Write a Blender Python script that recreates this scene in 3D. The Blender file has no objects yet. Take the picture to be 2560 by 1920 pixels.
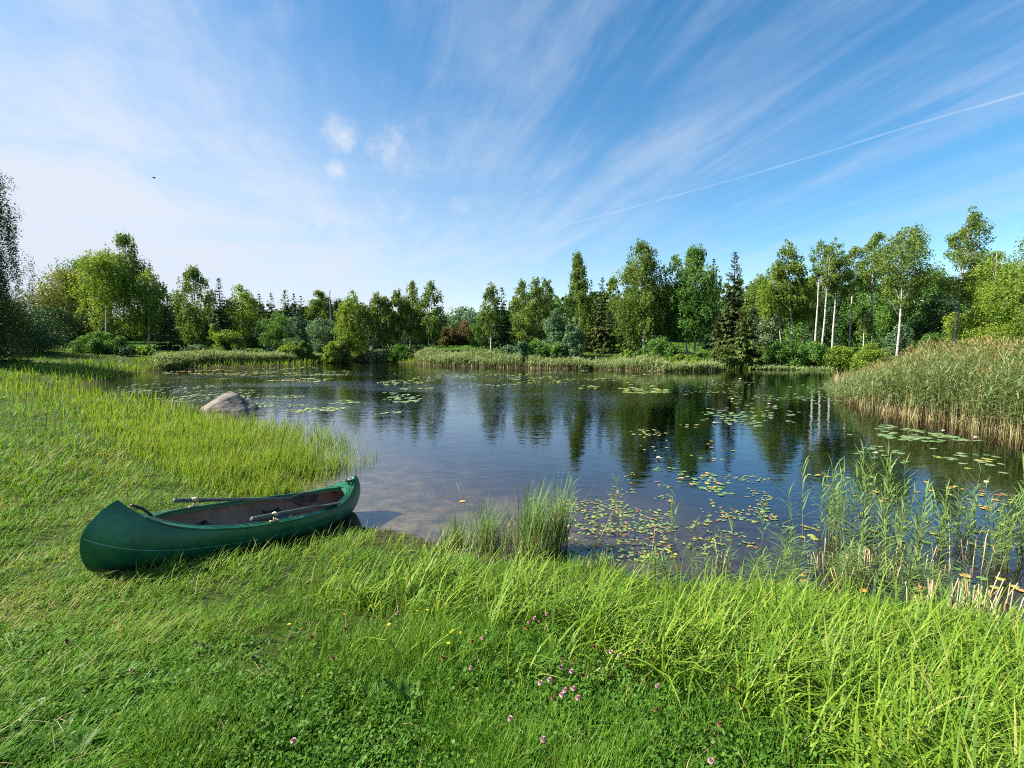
import bpy, math
import numpy as np
from mathutils import Vector, Matrix

# ------------------------------------------------------------------ camera, sky, sun, exposure
SC = bpy.context.scene
F, PITCH, CAMZ = 1250.0, math.radians(5.03), 2.6      # focal length in photo pixels (2560 wide), tilt, height over water
cam_d = bpy.data.cameras.new('camera')
cam = bpy.data.objects.new('camera', cam_d); SC.collection.objects.link(cam)
cam.location = (0, 0, CAMZ); cam.rotation_euler = (math.pi/2 - PITCH, 0, 0)
cam_d.sensor_width = 36; cam_d.lens = F/2560*36; cam_d.clip_start = 0.05; cam_d.clip_end = 20000
SC.camera = cam

SUN_AZ = math.radians(-93)      # from +Y (view direction) towards +X
SUN_EL = math.radians(41)
sun_dir = Vector((math.sin(SUN_AZ)*math.cos(SUN_EL), math.cos(SUN_AZ)*math.cos(SUN_EL), math.sin(SUN_EL)))
sd_ = bpy.data.lights.new('sun', 'SUN'); sd_.energy = 5.0; sd_.angle = math.radians(0.53); sd_.color = (1.0, 0.93, 0.80)
sun = bpy.data.objects.new('sun', sd_); SC.collection.objects.link(sun)
sun.rotation_euler = (-sun_dir).to_track_quat('-Z', 'Y').to_euler()

def world():
    w = bpy.data.worlds.new('World'); SC.world = w; w.use_nodes = True
    nt = w.node_tree; N = nt.nodes; L = nt.links; N.clear()
    def nd(t, **k):
        n = N.new(t)
        for a, b in k.items(): setattr(n, a, b)
        return n
    def val(s, v):
        if hasattr(v, 'links'): L.new(v, s)
        else: s.default_value = v
    def m(op, a, b=0.0, c=0.0, clamp=False):
        n = nd('ShaderNodeMath', operation=op, use_clamp=clamp)
        val(n.inputs[0], a); val(n.inputs[1], b); val(n.inputs[2], c); return n.outputs[0]
    def vec(x, y, z):
        n = nd('ShaderNodeCombineXYZ'); val(n.inputs[0], x); val(n.inputs[1], y); val(n.inputs[2], z); return n.outputs[0]
    def noise(v, scale, detail, rough, dist=0.0):
        n = nd('ShaderNodeTexNoise'); L.new(v, n.inputs['Vector']); n.inputs['Scale'].default_value = scale
        n.inputs['Detail'].default_value = detail; n.inputs['Roughness'].default_value = rough; n.inputs['Distortion'].default_value = dist
        return n.outputs['Fac']
    def ramp(v, a, b, c=0.0, d=1.0):
        n = nd('ShaderNodeMapRange', interpolation_type='SMOOTHSTEP'); val(n.inputs[0], v)
        n.inputs[1].default_value = a; n.inputs[2].default_value = b; n.inputs[3].default_value = c; n.inputs[4].default_value = d
        return n.outputs[0]
    tc = nd('ShaderNodeTexCoord'); D = tc.outputs['Generated']
    sp = nd('ShaderNodeSeparateXYZ'); L.new(D, sp.inputs[0]); x, y, z = sp.outputs
    zz = m('ADD', m('MAXIMUM', z, 0.0), 0.10)
    px, py = m('DIVIDE', x, zz), m('DIVIDE', y, zz)
    a0 = math.radians(-16); ux, uy = math.sin(a0), math.cos(a0)
    al = m('ADD', m('MULTIPLY', px, ux), m('MULTIPLY', py, uy))
    ac = m('ADD', m('MULTIPLY', px, uy), m('MULTIPLY', py, -ux))
    # high streaky cirrus, blown along one direction
    n1 = noise(vec(m('MULTIPLY', al, 0.16), m('MULTIPLY', ac, 0.75), 3.1), 1.0, 9, 0.58, 0.5)
    n2 = noise(vec(m('MULTIPLY', al, 0.5), m('MULTIPLY', ac, 3.2), 7.7), 1.0, 8, 0.62, 0.7)
    n3 = noise(vec(px, py, 1.3), 1.5, 7, 0.62, 0.4)
    n4 = noise(vec(m('MULTIPLY', al, 1.5), m('MULTIPLY', ac, 7.5), 2.2), 1.0, 9, 0.68, 1.2)
    st = m('ADD', m('MULTIPLY', n1, 0.50), m('ADD', m('MULTIPLY', n2, 0.36), m('MULTIPLY', n3, 0.14)))
    sL = m('ADD', m('MULTIPLY', noise(vec(m('MULTIPLY', al, 0.42), m('MULTIPLY', ac, 0.85), 5.2), 1.0, 8, 0.58, 0.9), 0.55), m('MULTIPLY', n3, 0.45))
    rx = m('MULTIPLY', ramp(x, -0.40, 0.22), ramp(z, 0.04, 0.2, 0.55, 1.0))
    st = m('ADD', m('MULTIPLY', st, rx), m('MULTIPLY', m('ADD', m('MULTIPLY', sL, 0.85), 0.06), m('SUBTRACT', 1.0, rx)))
    lf = ramp(x, 0.55, -0.75)                                   # thicker veil towards the sun side
    low = ramp(z, 0.52, 0.04)
    cir = ramp(m('ADD', m('ADD', st, m('MULTIPLY', m('SUBTRACT', n4, 0.5), 0.14)), m('ADD', m('MULTIPLY', lf, 0.05), -0.02)), 0.42, 0.68)
    veil = m('MULTIPLY', m('MULTIPLY', lf, low), 1.05)
    gl = nd('ShaderNodeVectorMath', operation='DOT_PRODUCT'); L.new(D, gl.inputs[0]); gl.inputs[1].default_value = Vector((-0.72, 0.62, 0.22)).normalized()
    glow = ramp(gl.outputs['Value'], 0.72, 1.0)
    cov = m('ADD', m('MULTIPLY', cir, 0.49), m('ADD', m('MULTIPLY', veil, 0.78), m('MULTIPLY', glow, 0.20)), clamp=True)
    # a few small ragged puffs
    puff = None
    for (qx, qy, r, k) in ((852, 332, 0.040, 1.0), (975, 372, 0.062, 0.62), (1060, 340, 0.045, 0.4), (842, 428, 0.024, 0.8), (790, 535, 0.036, 0.6), (1150, 512, 0.026, 0.5), (985, 520, 0.07, 0.35)):
        d = Vector(((qx-1280)/F, math.cos(PITCH)+(960-qy)/F*math.sin(PITCH), -math.sin(PITCH)+(960-qy)/F*math.cos(PITCH))).normalized()
        n = nd('ShaderNodeVectorMath', operation='DISTANCE'); L.new(D, n.inputs[0]); n.inputs[1].default_value = d
        g = m('MULTIPLY', ramp(n.outputs['Value'], r*1.35, 0.0), k)
        puff = g if puff is None else m('MAXIMUM', puff, g)
    pn = noise(D, 24, 8, 0.66, 0.3)
    puff = m('MULTIPLY', ramp(m('ADD', m('MULTIPLY', puff, 0.40), pn), 0.52, 0.95), m('POWER', puff, 0.6), clamp=True)
    cov = m('MAXIMUM', cov, m('ADD', cov, m('MULTIPLY', puff, 0.62)), clamp=True)
    cov = m('MULTIPLY', cov, ramp(z, -0.02, 0.03))
    sky = nd('ShaderNodeTexSky', sky_type='NISHITA'); sky.sun_disc = False
    sky.sun_elevation = SUN_EL; sky.sun_rotation = SUN_AZ; sky.altitude = 100; sky.air_density = 1.1; sky.dust_density = 0.1; sky.ozone_density = 4.0
    hv = nd('ShaderNodeHueSaturation'); hv.inputs['Hue'].default_value = 0.493; hv.inputs['Saturation'].default_value = 1.25; L.new(sky.outputs[0], hv.inputs['Color'])
    b1 = nd('ShaderNodeBackground'); L.new(hv.outputs[0], b1.inputs[0]); b1.inputs[1].default_value = SKY
    b2 = nd('ShaderNodeBackground'); b2.inputs[0].default_value = (0.79, 0.87, 1.0, 1); b2.inputs[1].default_value = CLOUD
    mx = nd('ShaderNodeMixShader'); L.new(cov, mx.inputs[0]); L.new(b1.outputs[0], mx.inputs[1]); L.new(b2.outputs[0], mx.inputs[2])
    out = nd('ShaderNodeOutputWorld'); L.new(mx.outputs[0], out.inputs[0])
SKY, CLOUD = 0.064, 0.33
world()
SC.view_settings.view_transform = 'Standard'; SC.view_settings.look = 'None'
SC.view_settings.exposure = 1.55; SC.view_settings.gamma = 1.0; SC.view_settings.use_curve_mapping = False
SC.cycles.max_bounces = 8; SC.cycles.diffuse_bounces = 3; SC.cycles.glossy_bounces = 3
SC.cycles.transmission_bounces = 4; SC.cycles.transparent_max_bounces = 10; SC.cycles.volume_bounces = 0
SC.cycles.caustics_reflective = False; SC.cycles.caustics_refractive = False
SC.cycles.sample_clamp_indirect = 4.0
SC.cycles.filter_width = 1.05; SC.cycles.use_denoising = False
SC.cycles.use_adaptive_sampling = True; SC.cycles.adaptive_threshold = 0.008

# ------------------------------------------------------------------ picture <-> place
def ray(px, py):
    dx, dy = (px-1280)/F, (960-py)/F
    return np.array([dx, math.cos(PITCH)+dy*math.sin(PITCH), -math.sin(PITCH)+dy*math.cos(PITCH)])
def at(px, py, z=0.0):
    d = ray(px, py); t = (z-CAMZ)/d[2]
    return np.array([d[0]*t, d[1]*t, z])
def at_dist(px, py, Y):
    d = ray(px, py); t = Y/d[1]
    return np.array([d[0]*t, Y, CAMZ+d[2]*t])
def project(P):
    x, y, z = P[:, 0], P[:, 1], P[:, 2]-CAMZ
    dep = y*math.cos(PITCH)-z*math.sin(PITCH); up = y*math.sin(PITCH)+z*math.cos(PITCH)
    dep = np.where(dep < 0.05, 0.05, dep)
    return np.stack([1280+F*x/dep, 960-F*up/dep], 1)
def inside(pts, poly):
    poly = np.asarray(poly, float); x, y = pts[:, 0], pts[:, 1]; r = np.zeros(len(pts), bool)
    for i in range(len(poly)):
        (x1, y1), (x2, y2) = poly[i-1], poly[i]
        if y1 == y2: continue
        r ^= ((y1 > y) != (y2 > y)) & (x < (x2-x1)*(y-y1)/(y2-y1)+x1)
    return r
near_px = [(139, 981), (395, 1008), (510, 1045), (600, 1100), (680, 1165), (740, 1232), (800, 1290), (850, 1326), (905, 1330), (975, 1338), (1040, 1358),
           (1150, 1385), (1250, 1410), (1400, 1425), (1600, 1450), (1850, 1475), (2100, 1500), (2350, 1540), (2560, 1590)]
far_px = [(2200, 920), (2090, 922), (1990, 919), (1910, 921), (1770, 926), (1620, 925), (1490, 920), (1270, 919), (1180, 914), (1075, 911), (985, 904), (900, 901), (860, 902), (800, 906), (700, 914), (560, 919), (460, 922), (370, 926), (290, 945), (200, 960)]
POND = [tuple(at(*p)[:2]) for p in near_px] + [(7.5, 3.6), (14, 3.5), (24, 6), (31, 14), (33, 26), (36, 40), (38, 46)] + [tuple(at(*p)[:2]) for p in far_px]
POND = np.array(POND)
def shore(P):
    """signed distance to the waterline, positive on land"""
    out = np.empty(len(P)); A = POND; B = np.roll(POND, -1, 0); d = B-A; l2 = (d*d).sum(1)
    for s in range(0, len(P), 40000):
        q = P[s:s+40000, :2]
        t = ((q[:, None, :]-A)*d).sum(2)/l2
        c = A+np.clip(t, 0, 1)[..., None]*d
        out[s:s+40000] = np.sqrt(((q[:, None, :]-c)**2).sum(2).min(1))
    return np.where(inside(P[:, :2], POND), -out, out)
def terrain(P):
    P = np.asarray(P, float); s = shore(P); x, y = P[:, 0], P[:, 1]; r2 = x*x+y*y
    s = s + 0.10*np.sin(x*2.1+1.3*np.sin(y*1.7)) * np.exp(-r2/300)
    far = np.clip((np.sqrt(r2)-35)/40, 0, 1)
    land = (1.0+0.35*far)*(1-np.exp(-np.maximum(s, 0)/4.0)) + 0.3*np.exp(-r2/18) + far*np.maximum(s-4, 0)*0.018
    land = np.where(np.maximum(s, 0) > 60, land, land)
    wob = 0.022*np.sin(x*1.9+0.6*y)+0.018*np.sin(y*2.7-x*0.8)+0.012*np.sin(x*5.1+y*3.3)
    land = land + wob*np.clip(s/0.8, 0, 1)
    bed = -np.minimum(1.7, 0.055*np.maximum(-s, 0)+0.010*np.maximum(-s, 0)**2) + 0.008*np.sin(x*6+y*4)
    return np.where(s > 0, land, bed)
def tz(x, y): return float(terrain(np.array([[x, y, 0.0]]))[0])

# ------------------------------------------------------------------ mesh helpers
def link(o, parent=None):
    SC.collection.objects.link(o)
    if parent is not None: o.parent = parent
    return o
def tag(o, label=None, cat=None, group=None, kind=None):
    if label: o['label'] = label
    if cat: o['category'] = cat
    if group: o['group'] = group
    if kind: o['kind'] = kind
    return o
class MB:
    """collects triangles / quads with a random tint per piece"""
    def __init__(s): s.V = []; s.T = []; s.Q = []; s.R = []; s.M3 = []; s.M4 = []; s.n = 0
    def add(s, V, T=None, Q=None, R=None, mat=0):
        V = np.asarray(V, float).reshape(-1, 3)
        s.V.append(V); s.R.append(np.full(len(V), 0.5) if R is None else np.broadcast_to(np.asarray(R, float), (len(V),)))
        if T is not None and len(T): T = np.asarray(T, int).reshape(-1, 3)+s.n; s.T.append(T); s.M3.append(np.full(len(T), mat))
        if Q is not None and len(Q): Q = np.asarray(Q, int).reshape(-1, 4)+s.n; s.Q.append(Q); s.M4.append(np.full(len(Q), mat))
        s.n += len(V); return s
    def mesh(s, name, mats, smooth=False):
        V = np.concatenate(s.V); T = np.concatenate(s.T) if s.T else np.zeros((0, 3), int); Q = np.concatenate(s.Q) if s.Q else np.zeros((0, 4), int)
        me = bpy.data.meshes.new(name); me.vertices.add(len(V)); me.vertices.foreach_set('co', V.ravel().astype(np.float32))
        li = np.concatenate([T.ravel(), Q.ravel()]); me.loops.add(len(li)); me.loops.foreach_set('vertex_index', li.astype(np.int32))
        nf = len(T)+len(Q); me.polygons.add(nf)
        me.polygons.foreach_set('loop_start', np.concatenate([np.arange(len(T))*3, len(T)*3+np.arange(len(Q))*4]).astype(np.int32))
        mats = mats if isinstance(mats, (list, tuple)) else [mats]
        for mt in mats: me.materials.append(mt)
        if len(mats) > 1:
            me.polygons.foreach_set('material_index', np.concatenate(s.M3+s.M4).astype(np.int32))
        me.polygons.foreach_set('use_smooth', np.full(nf, smooth))
        me.update(calc_edges=True)
        at_ = me.attributes.new('rnd', 'FLOAT', 'POINT'); at_.data.foreach_set('value', np.concatenate(s.R).astype(np.float32))
        return me
    def build(s, name, mats, parent=None, smooth=False):
        return link(bpy.data.objects.new(name, s.mesh(name, mats, smooth)), parent)
def empty(name, loc, rz=0.0):
    o = bpy.data.objects.new(name, None); o.empty_display_size = 0.3; link(o); o.location = loc; o.rotation_euler = (0, 0, rz); return o
def tube(mb, pts, rad, sides=6, R=0.5, mat=0, cap=True):
    pts = np.asarray(pts, float); n = len(pts); rad = np.broadcast_to(np.asarray(rad, float), (n,))
    tg = np.gradient(pts, axis=0); tg /= np.linalg.norm(tg, axis=1)[:, None]+1e-9
    ref = np.array([0.0, 0, 1]) if abs(tg[:, 2]).mean() < 0.8 else np.array([1.0, 0, 0])
    a = np.cross(tg, ref); a /= np.linalg.norm(a, axis=1)[:, None]+1e-9; b = np.cross(tg, a)
    th = np.arange(sides)*2*math.pi/sides
    V = pts[:, None, :]+rad[:, None, None]*(np.cos(th)[None, :, None]*a[:, None, :]+np.sin(th)[None, :, None]*b[:, None, :])
    Q = [(i*sides+j, i*sides+(j+1) % sides, (i+1)*sides+(j+1) % sides, (i+1)*sides+j) for i in range(n-1) for j in range(sides)]
    V = V.reshape(-1, 3); T = []
    if cap:
        V = np.vstack([V, pts[0], pts[-1]]); c0, c1 = n*sides, n*sides+1
        T = [(c0, (j+1) % sides, j) for j in range(sides)]+[(c1, (n-1)*sides+j, (n-1)*sides+(j+1) % sides) for j in range(sides)]
    mb.add(V, T, Q, R, mat)
def blades(mb, P, az, elev, L, W, bend, R, nseg=2, prof=None, mat=0):
    """N curved leaf blades: roots P, heading az, start elevation, length, width, bend per segment"""
    P = np.asarray(P, float); N = len(P)
    if N == 0: return
    az, elev, L, W, bend, R = [np.broadcast_to(np.asarray(v, float), (N,)) for v in (az, elev, L, W, bend, R)]
    prof = prof or ([0.85, 0.8] if nseg == 2 else [0.6, 1.0, 0.75] if nseg == 3 else [0.6, 1.0, 0.9, 0.6])
    a = np.stack([np.cos(az), np.sin(az), 0*az], 1); sd = np.stack([-np.sin(az), np.cos(az), 0*az], 1)
    V = np.empty((N, 2*nseg+1, 3)); p = P.copy(); el = elev.copy()
    for k in range(nseg):
        w = (W*prof[k]*0.5)[:, None]; V[:, 2*k] = p-sd*w; V[:, 2*k+1] = p+sd*w
        s = (L/nseg)[:, None]; p = p+s*(np.cos(el)[:, None]*a+np.sin(el)[:, None]*np.array([0, 0, 1.0])); el = el-bend
    V[:, 2*nseg] = p; k = 2*nseg+1
    base = (np.arange(N)*k)[:, None]; T = []
    for i in range(nseg-1): T += [base+np.array([2*i, 2*i+1, 2*i+3]), base+np.array([2*i, 2*i+3, 2*i+2])]
    T.append(base+np.array([2*nseg-2, 2*nseg-1, 2*nseg]))
    mb.add(V.reshape(-1, 3), np.concatenate(T), None, np.repeat(R, k), mat)
def cards(mb, P, size, aspect, up, rng, R, mat=0, out=None):
    """leaf-shaped quads (rhombs) with random headings; up = how flat they lie, out = preferred outward vector"""
    N = len(P); nrm = rng.normal(size=(N, 3)); nrm[:, 2] += up
    if out is not None: nrm += out
    nrm /= np.linalg.norm(nrm, axis=1)[:, None]+1e-9
    t = np.cross(nrm, rng.normal(size=(N, 3))); t /= np.linalg.norm(t, axis=1)[:, None]+1e-9; b = np.cross(nrm, t)
    sz = np.broadcast_to(np.asarray(size, float), (N,))[:, None]*rng.uniform(0.6, 1.35, (N, 1))
    V = np.stack([P-t*sz*0.5, P+b*sz*aspect*0.5-t*sz*0.05, P+t*sz*0.5, P-b*sz*aspect*0.5-t*sz*0.05], 1)
    mb.add(V.reshape(-1, 3), None, np.arange(N*4).reshape(N, 4), np.repeat(R, 4), mat)

# ------------------------------------------------------------------ materials
def new_mat(name):
    m = bpy.data.materials.new(name); m.use_nodes = True; nt = m.node_tree; nt.nodes.clear()
    return m, nt.nodes, nt.links
def lin(c): return (c[0], c[1], c[2], 1.0)
def leaf_mat(name, stops, trans=0.35, rough=0.58, spec=0.18, tint=None):
    """leaf: colour picked along `stops` by the piece's own random number, light passes through it"""
    m, N, L = new_mat(name)
    a = N.new('ShaderNodeAttribute'); a.attribute_name = 'rnd'
    cr = N.new('ShaderNodeValToRGB'); e = cr.color_ramp.elements
    for i, (p, c) in enumerate(stops):
        k = e[i] if i < 2 else e.new(p); k.position = p; k.color = lin(c)
    L.new(a.outputs['Fac'], cr.inputs[0])
    p = N.new('ShaderNodeBsdfPrincipled'); L.new(cr.outputs[0], p.inputs['Base Color']); p.inputs['Roughness'].default_value = rough
    p.inputs['Specular IOR Level'].default_value = spec
    t = N.new('ShaderNodeBsdfTranslucent'); hs = N.new('ShaderNodeMixRGB'); hs.blend_type = 'MULTIPLY'; hs.inputs[0].default_value = 1
    L.new(cr.outputs[0], hs.inputs[1]); hs.inputs[2].default_value = lin(tint or (1.25, 1.15, 0.55)); L.new(hs.outputs[0], t.inputs[0])
    mx = N.new('ShaderNodeMixShader'); mx.inputs[0].default_value = trans
    L.new(p.outputs[0], mx.inputs[1]); L.new(t.outputs[0], mx.inputs[2])
    o = N.new('ShaderNodeOutputMaterial'); L.new(mx.outputs[0], o.inputs[0]); return m
def noise_mat(name, stops, scale=4.0, rough=0.7, stretch=(1, 1, 1), detail=6, bump=0.0, spec=0.3, coord='Object', metallic=0.0, bscale=None):
    m, N, L = new_mat(name)
    tc = N.new('ShaderNodeTexCoord'); mp = N.new('ShaderNodeMapping'); mp.inputs['Scale'].default_value = stretch; L.new(tc.outputs[coord], mp.inputs[0])
    n = N.new('ShaderNodeTexNoise'); n.inputs['Scale'].default_value = scale; n.inputs['Detail'].default_value = detail; n.inputs['Roughness'].default_value = 0.62; L.new(mp.outputs[0], n.inputs['Vector'])
    cr = N.new('ShaderNodeValToRGB'); e = cr.color_ramp.elements
    for i, (p, c) in enumerate(stops):
        k = e[i] if i < 2 else e.new(p); k.position = p; k.color = lin(c)
    L.new(n.outputs['Fac'], cr.inputs[0])
    p = N.new('ShaderNodeBsdfPrincipled'); L.new(cr.outputs[0], p.inputs['Base Color']); p.inputs['Roughness'].default_value = rough
    p.inputs['Specular IOR Level'].default_value = spec; p.inputs['Metallic'].default_value = metallic
    if bump:
        n2 = N.new('ShaderNodeTexNoise'); n2.inputs['Scale'].default_value = bscale or scale*3; n2.inputs['Detail'].default_value = 8; L.new(mp.outputs[0], n2.inputs['Vector'])
        b = N.new('ShaderNodeBump'); b.inputs['Strength'].default_value = bump; b.inputs['Distance'].default_value = 0.05; L.new(n2.outputs['Fac'], b.inputs['Height']); L.new(b.outputs[0], p.inputs['Normal'])
    o = N.new('ShaderNodeOutputMaterial'); L.new(p.outputs[0], o.inputs[0]); return m

def G(r, g, b, k=1.0): return (r*k, g*k, b*k)
M = {}
M['lawn'] = leaf_mat('lawn_blades', [(0, G(.036, .125, .010)), (.42, G(.075, .205, .014)), (.72, G(.135, .260, .020)), (.92, G(.25, .27, .045)), (1, G(.34, .28, .12))], .33, rough=.55, spec=.12)
M['lush'] = leaf_mat('lush_blades', [(0, G(.040, .120, .010)), (.45, G(.085, .195, .014)), (.8, G(.145, .250, .020)), (1, G(.25, .27, .06))], .32, rough=.55, spec=.15)
M['tall'] = leaf_mat('tall_grass_blades', [(0, G(.080, .175, .018)), (.5, G(.160, .245, .026)), (.85, G(.230, .285, .045)), (1, G(.36, .30, .13))], .42, spec=.2)
M['sedge'] = leaf_mat('sedge_blades', [(0, G(.060, .150, .012)), (.5, G(.145, .255, .016)), (.85, G(.225, .315, .024)), (1, G(.32, .32, .09))], .36, spec=.3)
M['herb'] = leaf_mat('herb_leaves', [(0, G(.038, .120, .012)), (.6, G(.080, .190, .020)), (1, G(.14, .25, .03))], .38, spec=.2)
M['dock'] = leaf_mat('dock_leaves', [(0, G(.035, .11, .018)), (1, G(.09, .19, .03))], .35)
M['reed'] = leaf_mat('reed_leaves', [(0, G(.090, .165, .060)), (.5, G(.155, .240, .085)), (.85, G(.235, .29, .11)), (1, G(.36, .32, .14))], .3, tint=(1.15, 1.1, .7))
M['reed_fresh'] = leaf_mat('young_reed_leaves', [(0, G(.085, .175, .050)), (.5, G(.150, .250, .070)), (.85, G(.225, .310, .095)), (1, G(.38, .34, .14))], .38, tint=(1.15, 1.1, .7))
M['straw'] = leaf_mat('straw_stems', [(0, G(.24, .16, .07)), (.5, G(.35, .28, .15)), (1, G(.48, .41, .26))], .15, tint=(1, 1, .8))
M['reed_stem'] = leaf_mat('reed_stems', [(0, G(.10, .15, .045)), (1, G(.21, .22, .08))], .15)
M['plume'] = leaf_mat('reed_plumes', [(0, G(.26, .215, .085)), (1, G(.40, .32, .14))], .35)
M['birch'] = leaf_mat('birch_leaves', [(0, G(.040, .075, .016, 1.75)), (.55, G(.075, .120, .022, 1.75)), (1, G(.13, .165, .035, 1.75))], .36)
M['birch_y'] = leaf_mat('yellow_green_leaves', [(0, G(.060, .115, .014, 1.7)), (.55, G(.110, .165, .022, 1.7)), (1, G(.17, .21, .035, 1.7))], .40)
M['green'] = leaf_mat('green_leaves', [(0, G(.030, .075, .016, 1.8)), (.55, G(.055, .118, .022, 1.8)), (1, G(.10, .165, .035, 1.8))], .34)
M['blue'] = leaf_mat('blue_green_leaves', [(0, G(.032, .072, .034, 1.75)), (.55, G(.060, .110, .050, 1.75)), (1, G(.12, .170, .085, 1.75))], .26, tint=(1.1, 1.1, .8))
M['pale'] = leaf_mat('silvery_leaves', [(0, G(.060, .10, .050, 1.35)), (.55, G(.13, .17, .085, 1.35)), (1, G(.28, .32, .20, 1.35))], .25, tint=(1.1, 1.1, .8))
M['weeping'] = leaf_mat('weeping_birch_leaves', [(0, G(.016, .042, .010)), (.6, G(.034, .075, .016)), (1, G(.07, .12, .025))], .3)
M['dark'] = leaf_mat('dark_leaves', [(0, G(.012, .034, .014, 1.55)), (.6, G(.024, .056, .018, 1.55)), (1, G(.05, .085, .025, 1.55))], .22)
M['olive'] = leaf_mat('olive_leaves', [(0, G(.050, .065, .014, 1.75)), (.6, G(.085, .100, .020, 1.75)), (1, G(.13, .14, .03, 1.75))], .32)
M['russet'] = leaf_mat('russet_leaves', [(0, G(.075, .065, .022)), (.6, G(.125, .108, .036)), (1, G(.19, .16, .06))], .3)
M['needle'] = leaf_mat('dark_needles', [(0, G(.010, .028, .014, 1.5)), (.6, G(.022, .048, .018, 1.5)), (1, G(.045, .075, .024, 1.5))], .14)
M['needle_g'] = leaf_mat('green_needles', [(0, G(.035, .065, .016, 1.35)), (.6, G(.070, .105, .022, 1.35)), (1, G(.115, .140, .032, 1.35))], .2)
M['needle_o'] = leaf_mat('olive_needles', [(0, G(.018, .038, .012, 1.4)), (.55, G(.045, .062, .016, 1.4)), (1, G(.12, .105, .030, 1.4))], .16)
M['bark'] = noise_mat('brown_bark', [(0.3, (.035, .026, .018)), (.7, (.12, .09, .065))], 6, .9, (1, 1, .25), bump=.6)
M['white_bark'] = noise_mat('white_birch_bark', [(0.30, (.035, .03, .027)), (.42, (.28, .26, .235)), (.58, (.50, .475, .43))], 3.2, .8, (1, 1, 2.2), bump=.3)
M['grey_bark'] = noise_mat('grey_bark', [(0.3, (.07, .06, .05)), (.7, (.26, .24, .21))], 5, .9, (1, 1, .4), bump=.4)
M['granite'] = noise_mat('granite', [(0.30, (.035, .032, .030)), (.43, (.115, .100, .085)), (.58, (.19, .165, .14)), (.75, (.075, .078, .085))], 2.6, .9, (1, 1, 2.4), detail=10, bump=1.0, bscale=4)
M['clover'] = noise_mat('clover_petals', [(0.35, (.50, .24, .32)), (.65, (.74, .48, .54))], 160, .7)
M['brown_head'] = noise_mat('faded_petals', [(0.35, (.16, .075, .035)), (.65, (.34, .17, .09))], 160, .8)
M['yellow'] = noise_mat('yellow_petals', [(0.35, (.75, .42, .012)), (.65, (.85, .55, .02))], 60, .5)
M['lily_white'] = noise_mat('lily_petals', [(0.3, (.80, .78, .66)), (.7, (.86, .84, .78))], 20, .5)
M['stem'] = noise_mat('green_stem', [(0.3, (.06, .12, .02)), (.7, (.12, .18, .04))], 30, .6)
M['leaf_orange'] = noise_mat('fallen_leaf', [(0.3, (.55, .22, .05)), (.7, (.70, .36, .10))], 30, .5)
M['chip'] = noise_mat('weathered_wood', [(0.3, (.34, .30, .24)), (.7, (.58, .54, .46))], 12, .85, (1, 6, 6), bump=.4)
M['bark_chip'] = noise_mat('red_bark_chip', [(0.3, (.30, .15, .10)), (.7, (.45, .26, .18))], 30, .85)
M['dark_bird'] = noise_mat('dark_feathers', [(0.3, (.02, .02, .022)), (.7, (.05, .048, .046))], 20, .8)
def pad_mat(name, a, b):
    m = noise_mat(name, [(0.35, a), (.65, b)], 9, .38, detail=4, spec=.5, bump=.08); return m
M['pad_green'] = pad_mat('green_pad', (.085, .17, .045), (.14, .23, .07))
M['pad_pale'] = pad_mat('pale_pad', (.13, .195, .075), (.20, .265, .115))
M['pad_yellow'] = pad_mat('yellow_pad', (.20, .25, .045), (.33, .33, .06))
M['pad_orange'] = pad_mat('orange_pad', (.40, .20, .06), (.52, .31, .09))
M['pad_red'] = pad_mat('red_brown_pad', (.16, .075, .04), (.26, .15, .07))

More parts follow.
